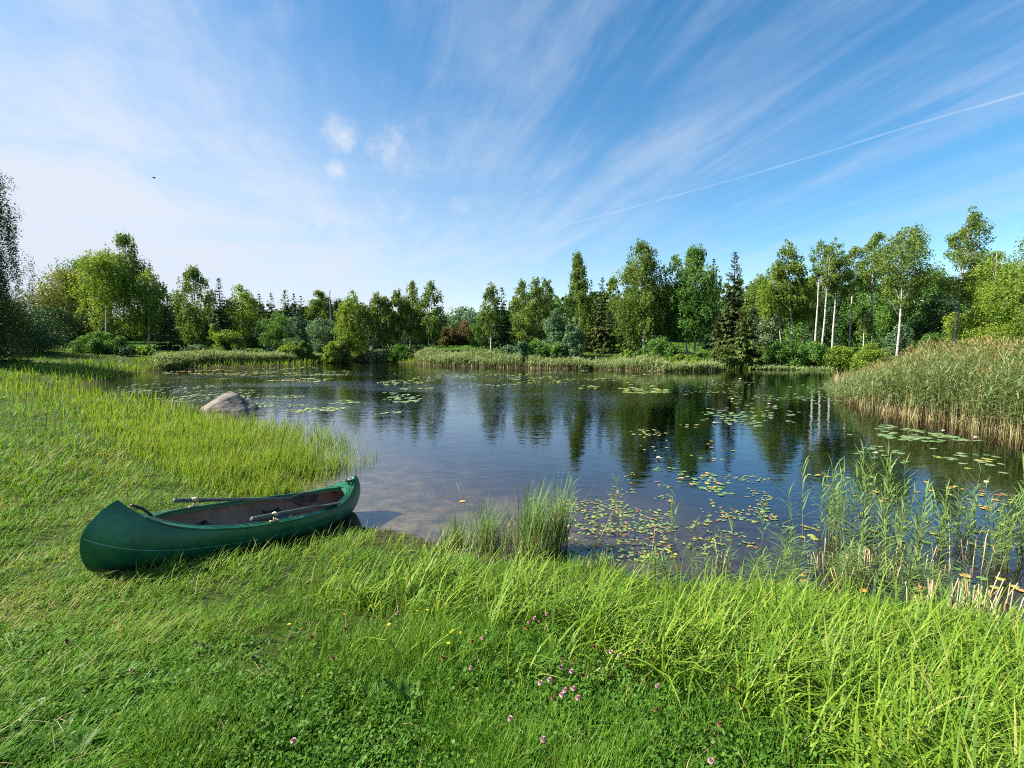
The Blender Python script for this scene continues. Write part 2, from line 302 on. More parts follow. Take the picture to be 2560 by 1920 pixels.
def ground_mat():
    m, N, L = new_mat('ground_soil_and_turf')
    geo = N.new('ShaderNodeNewGeometry'); sp = N.new('ShaderNodeSeparateXYZ'); L.new(geo.outputs['Position'], sp.inputs[0])
    def noise(scale, det=6, rough=.6):
        n = N.new('ShaderNodeTexNoise'); n.inputs['Scale'].default_value = scale; n.inputs['Detail'].default_value = det; n.inputs['Roughness'].default_value = rough
        L.new(geo.outputs['Position'], n.inputs['Vector']); return n.outputs['Fac']
    def ramp(src, stops):
        cr = N.new('ShaderNodeValToRGB'); e = cr.color_ramp.elements
        for i, (p, c) in enumerate(stops):
            k = e[i] if i < 2 else e.new(p); k.position = p; k.color = lin(c)
        L.new(src, cr.inputs[0]); return cr.outputs[0]
    def mix(f, a, b):
        n = N.new('ShaderNodeMixRGB'); L.new(f, n.inputs[0]); L.new(a, n.inputs[1]); L.new(b, n.inputs[2]); return n.outputs[0]
    turf = ramp(noise(1.1, 9, .7), [(.3, (.022, .034, .008)), (.55, (.045, .065, .012)), (.75, (.085, .085, .024))])
    soil = ramp(noise(9, 8, .7), [(.3, (.022, .016, .010)), (.7, (.075, .055, .032))])
    sand = ramp(noise(2.6, 8, .7), [(.36, (.052, .046, .030)), (.52, (.115, .100, .066)), (.66, (.18, .155, .105))])
    mud = ramp(noise(1.4, 8, .7), [(.3, (.010, .008, .005)), (.7, (.045, .034, .020))])
    def rng(src, a, b):
        n = N.new('ShaderNodeMapRange'); n.interpolation_type = 'SMOOTHSTEP'; L.new(src, n.inputs[0]); n.inputs[1].default_value = a; n.inputs[2].default_value = b; return n.outputs[0]
    # a sandy landing beside the canoe, mud elsewhere on the pond bed
    d = N.new('ShaderNodeVectorMath'); d.operation = 'DISTANCE'; L.new(geo.outputs['Position'], d.inputs[0]); d.inputs[1].default_value = (-1.9, 8.6, -0.2)
    ns = N.new('ShaderNodeMath'); ns.operation = 'MULTIPLY_ADD'; L.new(noise(.9, 5), ns.inputs[0]); ns.inputs[1].default_value = 3.0; L.new(d.outputs['Value'], ns.inputs[2])
    bed = mix(rng(ns.outputs[0], 4.0, 7.6), sand, mud)
    c = mix(rng(sp.outputs[2], 0.02, 0.10), mix(rng(sp.outputs[2], -.03, 0.01), bed, soil), mix(rng(sp.outputs[2], 0.08, 0.40), soil, turf))
    p = N.new('ShaderNodeBsdfPrincipled'); L.new(c, p.inputs['Base Color']); p.inputs['Roughness'].default_value = .95; p.inputs['Specular IOR Level'].default_value = .1
    b = N.new('ShaderNodeBump'); b.inputs['Strength'].default_value = .7; b.inputs['Distance'].default_value = .05; L.new(noise(14, 8), b.inputs['Height']); L.new(b.outputs[0], p.inputs['Normal'])
    o = N.new('ShaderNodeOutputMaterial'); L.new(p.outputs[0], o.inputs[0]); return m
def water_mat():
    m, N, L = new_mat('pond_water')
    geo = N.new('ShaderNodeNewGeometry')
    def noise(scale, st=(1, 1, 1), det=3, rough=.55, dist=0):
        mp = N.new('ShaderNodeMapping'); mp.inputs['Scale'].default_value = st; L.new(geo.outputs['Position'], mp.inputs[0])
        n = N.new('ShaderNodeTexNoise'); n.inputs['Scale'].default_value = scale; n.inputs['Detail'].default_value = det; n.inputs['Roughness'].default_value = rough; n.inputs['Distortion'].default_value = dist
        L.new(mp.outputs[0], n.inputs['Vector']); return n.outputs['Fac']
    def mt(op, a, b):
        n = N.new('ShaderNodeMath'); n.operation = op
        for i, v in enumerate((a, b)):
            if hasattr(v, 'links'): L.new(v, n.inputs[i])
            else: n.inputs[i].default_value = v
        return n.outputs[0]
    def rng(src, a, b, c=0., d=1.):
        n = N.new('ShaderNodeMapRange'); n.interpolation_type = 'SMOOTHSTEP'; L.new(src, n.inputs[0])
        for i, v in enumerate((a, b, c, d)): n.inputs[i+1].default_value = v
        return n.outputs[0]
    # breeze: open water ruffled in patches, calm along the near bank and the right shore
    sp = N.new('ShaderNodeSeparateXYZ'); L.new(geo.outputs['Position'], sp.inputs[0])
    patch = rng(noise(.06, (1, 2.2, 1), 3), .42, .62)
    far = rng(sp.outputs[1], 10.0, 26.0); calm = rng(sp.outputs[0], 3.0, 9.0, 1.0, 0.12)
    wind = mt('MULTIPLY', mt('MULTIPLY', far, calm), mt('ADD', mt('MULTIPLY', patch, .75), .25))
    h = mt('ADD', mt('MULTIPLY', noise(1.1, (1, 1.6, 1), 3), 0.55), mt('ADD', mt('MULTIPLY', noise(3.4, (1, 1.9, 1), 3), 0.22), mt('MULTIPLY', mt('MULTIPLY', noise(5.5, (1, 1.5, 1), 2), wind), 2.3)))
    b = N.new('ShaderNodeBump'); b.inputs['Strength'].default_value = 1.0; b.inputs['Distance'].default_value = 0.0105; L.new(h, b.inputs['Height'])
    g = N.new('ShaderNodeBsdfGlossy'); g.inputs['Roughness'].default_value = 0.015; L.new(b.outputs[0], g.inputs['Normal'])
    g.inputs[0].default_value = (0.93, 0.95, 1.0, 1)
    t = N.new('ShaderNodeBsdfTransparent'); t.inputs[0].default_value = (0.93, 0.90, 0.80, 1)
    dt = N.new('ShaderNodeVectorMath'); dt.operation = 'DOT_PRODUCT'; L.new(b.outputs[0], dt.inputs[0]); L.new(geo.outputs['Incoming'], dt.inputs[1])
    # Schlick reflectance, the same from above and from below, so that sunlight reaches the bed
    fr = N.new('ShaderNodeMath'); fr.operation = 'MULTIPLY_ADD'; fr.use_clamp = True; L.new(mt('POWER', mt('SUBTRACT', 1.0, mt('ABSOLUTE', dt.outputs['Value'], 0.0)), 4.1), fr.inputs[0]); fr.inputs[1].default_value = 0.97; fr.inputs[2].default_value = 0.03
    mx = N.new('ShaderNodeMixShader'); L.new(fr.outputs[0], mx.inputs[0]); L.new(t.outputs[0], mx.inputs[1]); L.new(g.outputs[0], mx.inputs[2])
    va = N.new('ShaderNodeVolumeAbsorption'); va.inputs['Color'].default_value = (0.50, 0.36, 0.16, 1); va.inputs['Density'].default_value = 1.5
    o = N.new('ShaderNodeOutputMaterial'); L.new(mx.outputs[0], o.inputs['Surface']); L.new(va.outputs[0], o.inputs['Volume']); return m

# ------------------------------------------------------------------ ground and water
def axis(lo, hi, step, end, g):
    a = list(np.arange(lo, hi+1e-6, step)); s = step
    while a[-1] < end: s *= g; a.append(a[-1]+s)
    s = step
    b = [lo]
    while b[-1] > -end: s *= g; b.append(b[-1]-s)
    return np.array(b[:0:-1]+a)
def build_ground():
    xs = axis(-7, 7, .14, 1500, 1.05); ys = axis(-1, 11, .14, 1500, 1.045)
    X, Y = np.meshgrid(xs, ys); P = np.stack([X.ravel(), Y.ravel(), 0*X.ravel()], 1); P[:, 2] = terrain(P)
    P[:, 2] = np.minimum(P[:, 2], 4.0)
    nx, ny = len(xs), len(ys); i = (np.arange(ny-1)[:, None]*nx+np.arange(nx-1)).ravel()
    mb = MB(); mb.add(P, None, np.stack([i, i+1, i+nx+1, i+nx], 1))
    o = mb.build('ground', ground_mat(), smooth=True); tag(o, kind='structure')
    # water: one sheet a little larger than the pond, hidden by the banks at its edge
    c = POND.mean(0); d = POND-c; ring = c+d*(1+0.5/np.linalg.norm(d, axis=1))[:, None]
    V = np.column_stack([ring, np.zeros(len(ring))]); me = bpy.data.meshes.new('water')
    me.from_pydata([tuple(v) for v in V], [], [tuple(range(len(V)))]); me.update()
    if me.polygons[0].normal.z < 0: me.flip_normals()
    me.materials.append(water_mat()); tag(link(bpy.data.objects.new('water', me)), kind='structure')
build_ground()

# ------------------------------------------------------------------ canoe and oars
def build_canoe():
    Hs = 0.66
    zs = 0.5
    for _ in range(4):
        S = at(295, 1250, zs+Hs); zs = tz(S[0]-0.05, S[1]-0.1)-0.03
    zb = -0.09; Bp = at(888, 1187, zb+Hs)
    ax = Bp-S; Lp = np.linalg.norm(ax); ex = ax/Lp
    ey = np.cross([0, 0, 1.0], ex); ey /= np.linalg.norm(ey); ez = np.cross(ex, ey)
    roll = math.radians(-8); ey, ez = ey*math.cos(roll)-ez*math.sin(roll), ez*math.cos(roll)+ey*math.sin(roll)
    mid = (S+Bp)/2-ez*Hs
    HL = Lp/2/0.885
    root = empty('canoe', (0, 0, 0)); root.matrix_world = Matrix(((ex[0], ey[0], ez[0], mid[0]), (ex[1], ey[1], ez[1], mid[1]), (ex[2], ey[2], ez[2], mid[2]), (0, 0, 0, 1)))
    tag(root, 'green canoe pulled half ashore with its bow in the pond and two oars aboard', 'canoe')
    BM, D0 = 0.46, 0.345
    uk, lk = np.array([0, .06, .15, .3, .48, .65, .82, .93, 1]), np.array([.88, .930, .958, .985, 1.0, .995, .96, .925, .885])
    mk = np.gradient(lk, uk); mk[0] *= 1.4
    def ll(u):                                                    # smooth rounded stem
        u = np.asarray(u, float); i = np.clip(np.searchsorted(uk, u)-1, 0, len(uk)-2); h = uk[i+1]-uk[i]; q = (u-uk[i])/h
        return (2*q**3-3*q**2+1)*lk[i]+(q**3-2*q**2+q)*h*mk[i]+(-2*q**3+3*q**2)*lk[i+1]+(q**3-q**2)*h*mk[i+1]
    def sheer(t): a = np.abs(t); return D0+(Hs-D0)*(0.22*a**2+0.78*a**7)*np.where(a < 1, 1, 1)
    def beam(t): return BM*np.clip(1-np.abs(t)**2.3, 0, 1)**0.85
    def keel(t): return 0.035*np.abs(t)**4
    def shape(u): return np.interp(u, [0, .03, .08, .16, .28, .45, .62, .8, 1], [0, .28, .50, .69, .83, .93, .98, 1.0, .985])
    def pt(t, u, side, inset=0.0):
        b = np.maximum(beam(t)*shape(u)-inset*(beam(t) > 1e-4), 0)
        return np.stack([t*ll(u)*HL*np.ones_like(b), side*b, keel(t)+(sheer(t)-keel(t))*u+inset*(1-u)], -1)
    ts = np.sin(np.linspace(-1, 1, 73)*math.pi/2); us = np.linspace(0, 1, 25)**1.25
    def skin(mb, inset, t_lo=-1, t_hi=1):
        tt = ts[(ts >= t_lo) & (ts <= t_hi)]; uu = us
        for side in (-1, 1):
            Tm, Um = np.meshgrid(tt, uu); V = pt(Tm, Um, side, inset).reshape(-1, 3); n = len(tt)
            i = (np.arange(len(uu)-1)[:, None]*n+np.arange(n-1)).ravel(); Q = np.stack([i, i+1, i+n+1, i+n], 1)
            mb.add(V, None, Q if side < 0 else Q[:, ::-1])
    m, N, L = new_mat('green_polyethylene')
    tc = N.new('ShaderNodeTexCoord'); n = N.new('ShaderNodeTexNoise'); n.inputs['Scale'].default_value = 3.0; n.inputs['Detail'].default_value = 8; n.inputs['Roughness'].default_value = .7; L.new(tc.outputs['Object'], n.inputs['Vector'])
    mp = N.new('ShaderNodeMapping'); mp.inputs['Scale'].default_value = (2, 40, 60); L.new(tc.outputs['Object'], mp.inputs[0])
    n2 = N.new('ShaderNodeTexNoise'); n2.inputs['Scale'].default_value = 2.0; n2.inputs['Detail'].default_value = 5; L.new(mp.outputs[0], n2.inputs['Vector'])
    ad = N.new('ShaderNodeMath'); ad.operation = 'MULTIPLY_ADD'; L.new(n2.outputs['Fac'], ad.inputs[0]); ad.inputs[1].default_value = .35; L.new(n.outputs['Fac'], ad.inputs[2])
    cr = N.new('ShaderNodeValToRGB'); e = cr.color_ramp.elements; e[0].position = .42; e[0].color = (.004, .062, .026, 1); e[1].position = .88; e[1].color = (.032, .170, .085, 1); k = e.new(.66); k.color = (.007, .094, .040, 1); L.new(ad.outputs[0], cr.inputs[0])
    sp = N.new('ShaderNodeSeparateXYZ'); L.new(tc.outputs['Object'], sp.inputs[0])
    dz = N.new('ShaderNodeMapRange'); L.new(sp.outputs[2], dz.inputs[0]); dz.inputs[1].default_value = .20; dz.inputs[2].default_value = .0; dz.inputs[3].default_value = -.25; dz.inputs[4].default_value = .55
    dn = N.new('ShaderNodeTexNoise'); dn.inputs['Scale'].default_value = 9; dn.inputs['Detail'].default_value = 10; dn.inputs['Roughness'].default_value = .75; L.new(tc.outputs['Object'], dn.inputs['Vector'])
    da = N.new('ShaderNodeMath'); L.new(dz.outputs[0], da.inputs[0]); L.new(dn.outputs['Fac'], da.inputs[1]); dr = N.new('ShaderNodeMapRange'); L.new(da.outputs[0], dr.inputs[0]); dr.inputs[1].default_value = .55; dr.inputs[2].default_value = .95; dr.inputs[4].default_value = .6
    sm = N.new('ShaderNodeMapping'); sm.inputs['Scale'].default_value = (3, 30, 90); sm.inputs['Rotation'].default_value = (0, .10, 0); L.new(tc.outputs['Object'], sm.inputs[0])
    sn = N.new('ShaderNodeTexNoise'); sn.inputs['Scale'].default_value = 1.6; sn.inputs['Detail'].default_value = 6; sn.inputs['Roughness'].default_value = .7; L.new(sm.outputs[0], sn.inputs['Vector'])
    sr = N.new('ShaderNodeMapRange'); L.new(sn.outputs['Fac'], sr.inputs[0]); sr.inputs[1].default_value = .60; sr.inputs[2].default_value = .72; sr.inputs[4].default_value = .35
    sx = N.new('ShaderNodeMixRGB'); L.new(sr.outputs[0], sx.inputs[0]); L.new(cr.outputs[0], sx.inputs[1]); sx.inputs[2].default_value = (.10, .22, .16, 1)
    dm = N.new('ShaderNodeMixRGB'); L.new(dr.outputs[0], dm.inputs[0]); L.new(sx.outputs[0], dm.inputs[1]); dm.inputs[2].default_value = (.10, .085, .055, 1)
    p = N.new('ShaderNodeBsdfPrincipled'); L.new(dm.outputs[0], p.inputs['Base Color']); p.inputs['Specular IOR Level'].default_value = .45
    rr = N.new('ShaderNodeMapRange'); L.new(n.outputs['Fac'], rr.inputs[0]); rr.inputs[3].default_value = .30; rr.inputs[4].default_value = .52; L.new(rr.outputs[0], p.inputs['Roughness'])
    bp = N.new('ShaderNodeBump'); bp.inputs['Strength'].default_value = .12; bp.inputs['Distance'].default_value = .02; L.new(n.outputs['Fac'], bp.inputs['Height']); L.new(bp.outputs[0], p.inputs['Normal'])
    o = N.new('ShaderNodeOutputMaterial'); L.new(p.outputs[0], o.inputs[0]); green = m
    brown = noise_mat('brown_liner', [(.3, (.13, .090, .072)), (.7, (.235, .17, .14))], 5, .6, bump=.1)
    black = noise_mat('black_plastic', [(.3, (.012, .012, .015)), (.7, (.035, .035, .042))], 9, .42, spec=.5)
    pale = noise_mat('scuffed_line', [(.3, (.10, .22, .19)), (.7, (.26, .38, .36))], 12, .6)
    shaft_m = noise_mat('worn_dark_shaft', [(.35, (.035, .045, .040)), (.65, (.13, .155, .135))], 40, .65, bump=.2)
    brass = noise_mat('brass_fitting', [(.3, (.30, .24, .13)), (.7, (.50, .42, .27))], 30, .45, metallic=.6)
    cord_m = noise_mat('pale_cord', [(.3, (.35, .40, .38)), (.7, (.62, .66, .62))], 60, .8)
    mb = MB(); skin(mb, 0); hull = mb.build('hull', green, root, True)
    T0, T1 = -0.80, 0.845                                         # cockpit between the two decks
    mb = MB(); skin(mb, .014, T0+.01, T1-.01)
    for te in (T0+.01, T1-.01):                                   # bulkheads close the ends
        tt = ts[(ts >= T0+.01) & (ts <= T1-.01)]; tq = tt[0] if te < 0 else tt[-1]
        A = pt(np.full(len(us), tq), us, -1, .014); B = pt(np.full(len(us), tq), us, 1, .014)
        V = np.concatenate([A, B]); k = len(us); i = np.arange(k-1); mb.add(V, None, np.stack([i, i+1, k+i+1, k+i], 1))
    mb.build('liner', brown, root, True)
    # coaming: flat band from the sheer inwards round the cockpit, with a rolled edge
    mb = MB(); tt = np.linspace(T0, T1, 61); ins = 0.055*np.ones_like(tt)
    def inner(t, s): 
        f = np.clip((t-T0)/0.30, 0, 1); g = np.clip((T1-t)/0.10, 0, 1)
        w = np.maximum(beam(t)-0.052, 0)*np.sqrt(np.clip(f*(2-f), 0, 1))**1.2*np.sqrt(np.clip(g*(2-g), 0, 1))
        return np.stack([t*.885*HL, s*w, sheer(t)+.012+0*t], -1)
    loop = []
    for s in (-1, 1):
        O = pt(tt, np.ones_like(tt), s); I = inner(tt, s); I2 = I-np.array([0, 0, .045]); M_ = (O+I)/2+np.array([0, 0, .012]); n = len(tt)
        V = np.concatenate([O, M_, I, I2]); i = np.arange(n-1); Q = np.concatenate([np.stack([k*n+i, k*n+i+1, (k+1)*n+i+1, (k+1)*n+i], 1) for k in range(3)])
        mb.add(V, None, Q if s > 0 else Q[:, ::-1]); loop.append(I)
    mb.build('coaming', green, root, True)
    mb = MB(); ring = np.concatenate([loop[0], loop[1][::-1]]); ring = np.vstack([ring, ring[:1]]); tube(mb, ring, .012, 8, cap=False)
    for s in (-1, 1): tube(mb, pt(np.linspace(T0-.1, T1+.08, 60), np.ones(60), s), .010, 6)
    mb.build('gunwale', green, root, True)
    def deck(t_a, t_b):
        mb = MB(); tt = np.linspace(t_a, t_b, 16); v = np.linspace(-1, 1, 9); rows = []
        for t in tt: rows.append([[t*.885*HL, q*beam(t), sheer(t)+.03*(1-q*q)*min(1, beam(t)/.15)+.001] for q in v])
        V = np.array(rows).reshape(-1, 3); i = (np.arange(15)[:, None]*9+np.arange(8)).ravel(); mb.add(V, None, np.stack([i, i+9, i+10, i+1], 1)); return mb
    deck(-1, T0+.005).build('deck', green, root, True); deck(T1-.005, 1).build('deck', green, root, True)
    # pale line along both flanks
    mb = MB(); tt = np.linspace(-.995, .995, 90)
    for s in (-1, 1):
        u = 0.60-0.06*np.abs(tt); A = pt(tt, u-.008, s); B = pt(tt, u+.008, s); off = np.array([0, s*.003, 0]); n = len(tt); i = np.arange(n-1)
        mb.add(np.concatenate([A+off, B+off]), None, np.stack([i, i+1, n+i+1, n+i], 1))
    mb.build('stripe', pale, root, True)
    # moulded seats
    for tx, w in ((-.36, .30), (.26, .30)):
        mb = MB(); xs = np.linspace(-.13, .13, 9); ys = np.linspace(-1, 1, 11); rows = []
        for xx in xs: rows.append([[tx*HL*.9+xx, q*w, .155+.05*q*q+.03*(xx/.13)**2] for q in ys])
        V = np.array(rows); low = V-np.array([0, 0, .03]); V = np.concatenate([V.reshape(-1, 3), low.reshape(-1, 3)]); i = (np.arange(8)[:, None]*11+np.arange(10)).ravel(); Q = np.stack([i, i+11, i+12, i+1], 1)
        rim = [k for k in range(11)]+[k*11+10 for k in range(1, 9)]+[88+k for k in range(9, -1, -1)]+[k*11 for k in range(7, 0, -1)]
        S_ = np.array([(a, b, b+99, a+99) for a, b in zip(rim, rim[1:]+rim[:1])])
        mb.add(V, None, np.concatenate([Q, Q[:, ::-1]+99, S_])); mb.build('seat', black, root, True)
        mb = MB()
        for s in (-1, 1): mb = MB(); tube(mb, [(tx*HL*.9, s*w*.7, .15), (tx*HL*.9, s*w*.72, .04)], .022, 8); mb.build('seat_support', black, root, True)
    mb = MB(); tube(mb, [(-.865*.885*HL+x*.11, 0, float(sheer(-.865+x*.075))+.035+.035*(1-x*x)) for x in np.linspace(-1, 1, 9)], .013, 8); h = mb.build('carry_handle', black, root, True)
    h['label'] = 'black strap handle on the landward deck'
    mb = MB(); q = .945; z0 = float(sheer(q)); th = np.linspace(0, 2*math.pi, 17); tube(mb, np.stack([q*.885*HL+.05*np.cos(th), .026*np.sin(th), z0+.035+.012*np.cos(th)], 1), .006, 6, cap=False)
    cord = mb.build('tow_loop', cord_m, root, True)
    mb = MB(); th = np.linspace(0, 2*math.pi, 17); tube(mb, np.stack([(q-.035)*.885*HL+.055*np.cos(th), .03*np.sin(th), z0+.014+.01*np.cos(th)], 1), .011, 6, cap=False); mb.build('deck_fitting', black, root, True)
    root_inv = np.linalg.inv(np.array(root.matrix_world)); MW = np.array(root.matrix_world)
    # rowlocks: pin, socket plate and ring for each oar
    def rowlock(t, s, top):
        p = pt(np.array([t]), np.array([1.0]), s)[0]+np.array([0, -s*.03, .012]); mb = MB()
        tube(mb, [p+[-.05, 0, .006], p+[.05, 0, .006]], .014, 6); tube(mb, [p, p+[0, 0, .05]], .009, 8)
        th = np.linspace(0, 2*math.pi, 15); c = p+np.array([0, 0, .078]); tube(mb, np.stack([c[0]+0*th, c[1]+.028*np.cos(th), c[2]+.028*np.sin(th)], 1), .007, 6, cap=False)
        mb.build('rowlock', brass, root, True); return c
    def oar(name_label, c, hand, tip_dir_len, bl_rot):
        """c: ring centre, hand: handle end (canoe frame); shaft runs on through the ring"""
        d = c-hand; d = d/np.linalg.norm(d); total = tip_dir_len; tip = hand+d*total
        r = empty('oar', (0, 0, 0)); r.matrix_world = root.matrix_world.copy(); tag(r, name_label, 'oar', 'oars lying in the canoe')
        mb = MB(); tube(mb, [hand+d*s for s in (0, .02, .12, .30, .32, .8, total-.42)], [.021, .024, .0235, .0245, .020, .0195, .017], 10, cap=True); mb.build('shaft', shaft_m, r, True)
        mb = MB(); tube(mb, [hand-d*.004, hand+d*.02], [.0255, .0255], 12); mb.build('grip_end', shaft_m, r, True)
        mb = MB(); tube(mb, [c-d*.035, c+d*.035], [.026, .026], 10); mb.build('collar', brass, r, True)
        side = np.cross(d, [0, 0, 1.0]); side /= np.linalg.norm(side); upv = np.cross(side, d); sd = side*math.cos(bl_rot)+upv*math.sin(bl_rot); nn = np.cross(d, sd)
        mb = MB(); xs = np.linspace(0, .46, 15); V = []
        for x in xs:
            w = .018+.075*np.clip((x-.06)/.16, 0, 1)**.8; w *= 1 if x < .45 else .96
            for q in (-1, -.5, 0, .5, 1): V.append(tip-d*(.46-x)+sd*w*q+nn*(.012*q*q+.006)); 
            for q in (1, .5, 0, -.5, -1): V.append(tip-d*(.46-x)+sd*w*q+nn*(.012*q*q-.006))
        V = np.array(V); n = 10; Q = [(i*n+j, i*n+(j+1) % n, (i+1)*n+(j+1) % n, (i+1)*n+j) for i in range(14) for j in range(n)]
        e = [(0, 1, 8, 9), (1, 2, 7, 8), (2, 3, 6, 7), (3, 4, 5, 6)]; Q += [tuple(q+140 for q in f) for f in e]
        mb.add(V, None, Q); b = mb.build('blade', black, r, True)
        mb = MB(); 
        for q in (-.45, 0, .45): tube(mb, [tip-d*.46+nn*.01, tip-d*.20+sd*.075*q+nn*.014], [.007, .004], 5)
        mb.build('rib', black, b, True)
    def canoe_pt(px, py, zl):
        """point seen at px,py that lies at height zl in the canoe frame"""
        R3 = MW[:3, :3]; o = MW[:3, 3]; d = ray(px, py); zax = R3[:, 2]; C = np.array([0, 0, CAMZ])
        t = (zl-np.dot(C-o, zax))/np.dot(d, zax); return R3.T @ (C+d*t-o)
    tl = canoe_pt(518, 1266, .42); c1 = rowlock(float(np.clip(tl[0]/(.885*HL), -.55, .6)), 1, 0)
    tl = canoe_pt(676, 1297, .38); c2 = rowlock(float(np.clip(tl[0]/(.885*HL), -.5, .6)), -1, 0)
    def pix(p): return project((MW[:3, :3] @ np.asarray(p)+MW[:3, 3])[None])[0]
    def aim(c, hand_px, tip_px, zr):
        """heading of an oar through the ring c whose handle and blade tip appear where the photo shows them"""
        best = (1e9,)
        for yaw in np.radians(np.arange(-40, 40.1, 1.0)):
            for pit in np.radians(np.arange(-14, 10.1, .5)):
                d = np.array([math.cos(yaw)*math.cos(pit), math.sin(yaw)*math.cos(pit), math.sin(pit)])
                for b in np.arange(.5, 1.8, .05):
                    tip = c+d*b; t = abs(tip[0]/(.885*HL))
                    if t > .8 or not zr[0] < tip[2] < zr[1] or abs(tip[1]) > beam(np.array([t]))[0]*.9: continue
                    e = np.linalg.norm(pix(tip)-tip_px)
                    if e > best[0]: continue
                    for a in np.arange(.12, .5, .04):
                        k = e+1.5*np.linalg.norm(pix(c-d*a)-hand_px)
                        if k < best[0]: best = (k, c-d*a, a+b)
        return best[1], best[2]
    h1, l1 = aim(c1, (436, 1257), (797, 1247), (.22, .55)); oar('dark oar across the far gunwale with its black blade up inside the bow', c1, h1, l1, 1.45)
    h2, l2 = aim(c2, (626, 1284), (838, 1256), (.14, .40)); oar('dark oar on the near gunwale with its pale grip end pointing to the lawn', c2, h2, l2, .3)
    def footprint(P):
        q = (np.column_stack([P[:, :2], P[:, 2] if P.shape[1] > 2 else np.zeros(len(P)), np.ones(len(P))])) @ root_inv.T
        t = q[:, 0]/HL; return (np.abs(t) < .90) & (np.abs(q[:, 1]) < beam(np.clip(t, -1, 1))*.84)
    return footprint
in_canoe = build_canoe()

# ------------------------------------------------------------------ boulder
def build_boulder():
    c = at(556, 1026, 0); Y = c[1]; w = 136/F*Y
    import bmesh
    bm = bmesh.new(); bmesh.ops.create_icosphere(bm, subdivisions=5, radius=1.0); rng = np.random.default_rng(4)
    V = np.array([v.co[:] for v in bm.verts]); 
    ph = rng.uniform(0, 6.28, (14, 1)); K = rng.normal(size=(14, 3))*np.linspace(1.5, 9, 14)[:, None]
    dis = (np.sin(V @ K.T+ph.T)*np.linspace(.055, .010, 14)).sum(1)
    V = V*(1+dis)[:, None]
    # flattened facets: a long slope to the left, a broken shoulder on the right
    for n_, d_ in (((-.55, -.30, .80), .52), ((.66, -.25, .75), .55), ((.05, -.15, 1), .60), ((.25, -.9, .35), .74), ((0, .7, .6), .75), ((-.1, -.62, .86), .72)):
        n_ = np.array(n_)/np.linalg.norm(n_); e = V @ n_-d_; V = V-np.maximum(e, 0)[:, None]*n_*.85
    V[:, 2] = np.where(V[:, 2] < -.25, -.25-(V[:, 2]+.25)*.2, V[:, 2])
    zt = V[:, 2].max(); s = w/(V[:, 0].max()-V[:, 0].min())
    ht = 42/F*Y; V = np.stack([V[:, 0]*s*1.05, V[:, 1]*s*.8, (V[:, 2]+.28)/(zt+.28)*(ht+.30)-.30], 1); hh = np.clip(V[:, 2]/ht, 0, 1); V[:, :2] *= (1.08-.30*hh)[:, None]
    for v, p in zip(bm.verts, V): v.co = p
    me = bpy.data.meshes.new('boulder'); bm.to_mesh(me); bm.free(); me.materials.append(M['granite'])
    for p in me.polygons: p.use_smooth = True
    o = link(bpy.data.objects.new('boulder', me)); o.location = (c[0]+.05, Y+.25, 0)
    tag(o, 'large grey granite boulder rising from the shallow water behind the tall grass', 'boulder')
build_boulder()

# ------------------------------------------------------------------ trees and bushes
def prof_fn(kind):
    if kind == 'birch': return lambda s: np.interp(s, [0, .12, .35, .6, .8, .93, 1], [.62, .92, 1.0, .84, .56, .32, .12])
    if kind == 'round': return lambda s: np.sqrt(np.clip(1-(2*s-1)**2, 0.02, 1))
    if kind == 'dome': return lambda s: np.interp(s, [0, .2, .5, .75, .92, 1], [.80, 1.0, .95, .72, .42, .15])
    if kind == 'column': return lambda s: np.interp(s, [0, .12, .45, .75, .92, 1], [.78, 1.0, 1.0, .72, .36, .12])
    if kind == 'spire': return lambda s: np.interp(s, [0, .15, .4, .6, .8, 1], [.85, 1.0, .80, .38, .30, .07])
    if kind == 'top': return lambda s: np.interp(s, [0, .25, .55, .85, 1], [.35, .75, 1.0, .80, .25])
    if kind == 'weep': return lambda s: np.interp(s, [0, .25, .45, .56, .66, .8, 1], [.85, 1.0, .95, .80, .58, .52, .25])
    return lambda s: np.clip(1-s, 0.03, 1)
def trunk_line(H, lean, rng, n=9, wig=.012):
    t = np.linspace(0, 1, n); w = np.cumsum(rng.normal(size=(n, 2))*wig*H/ n**.5, 0); w -= w[0]; w *= (t*(1-t)*2.2)[:, None]
    return np.stack([lean[0]*t+w[:, 0], lean[1]*t+w[:, 1], H*t], 1)
def along(line, t):
    k = np.linspace(0, 1, len(line)); return np.stack([np.interp(t, k, line[:, i]) for i in range(3)], -1)
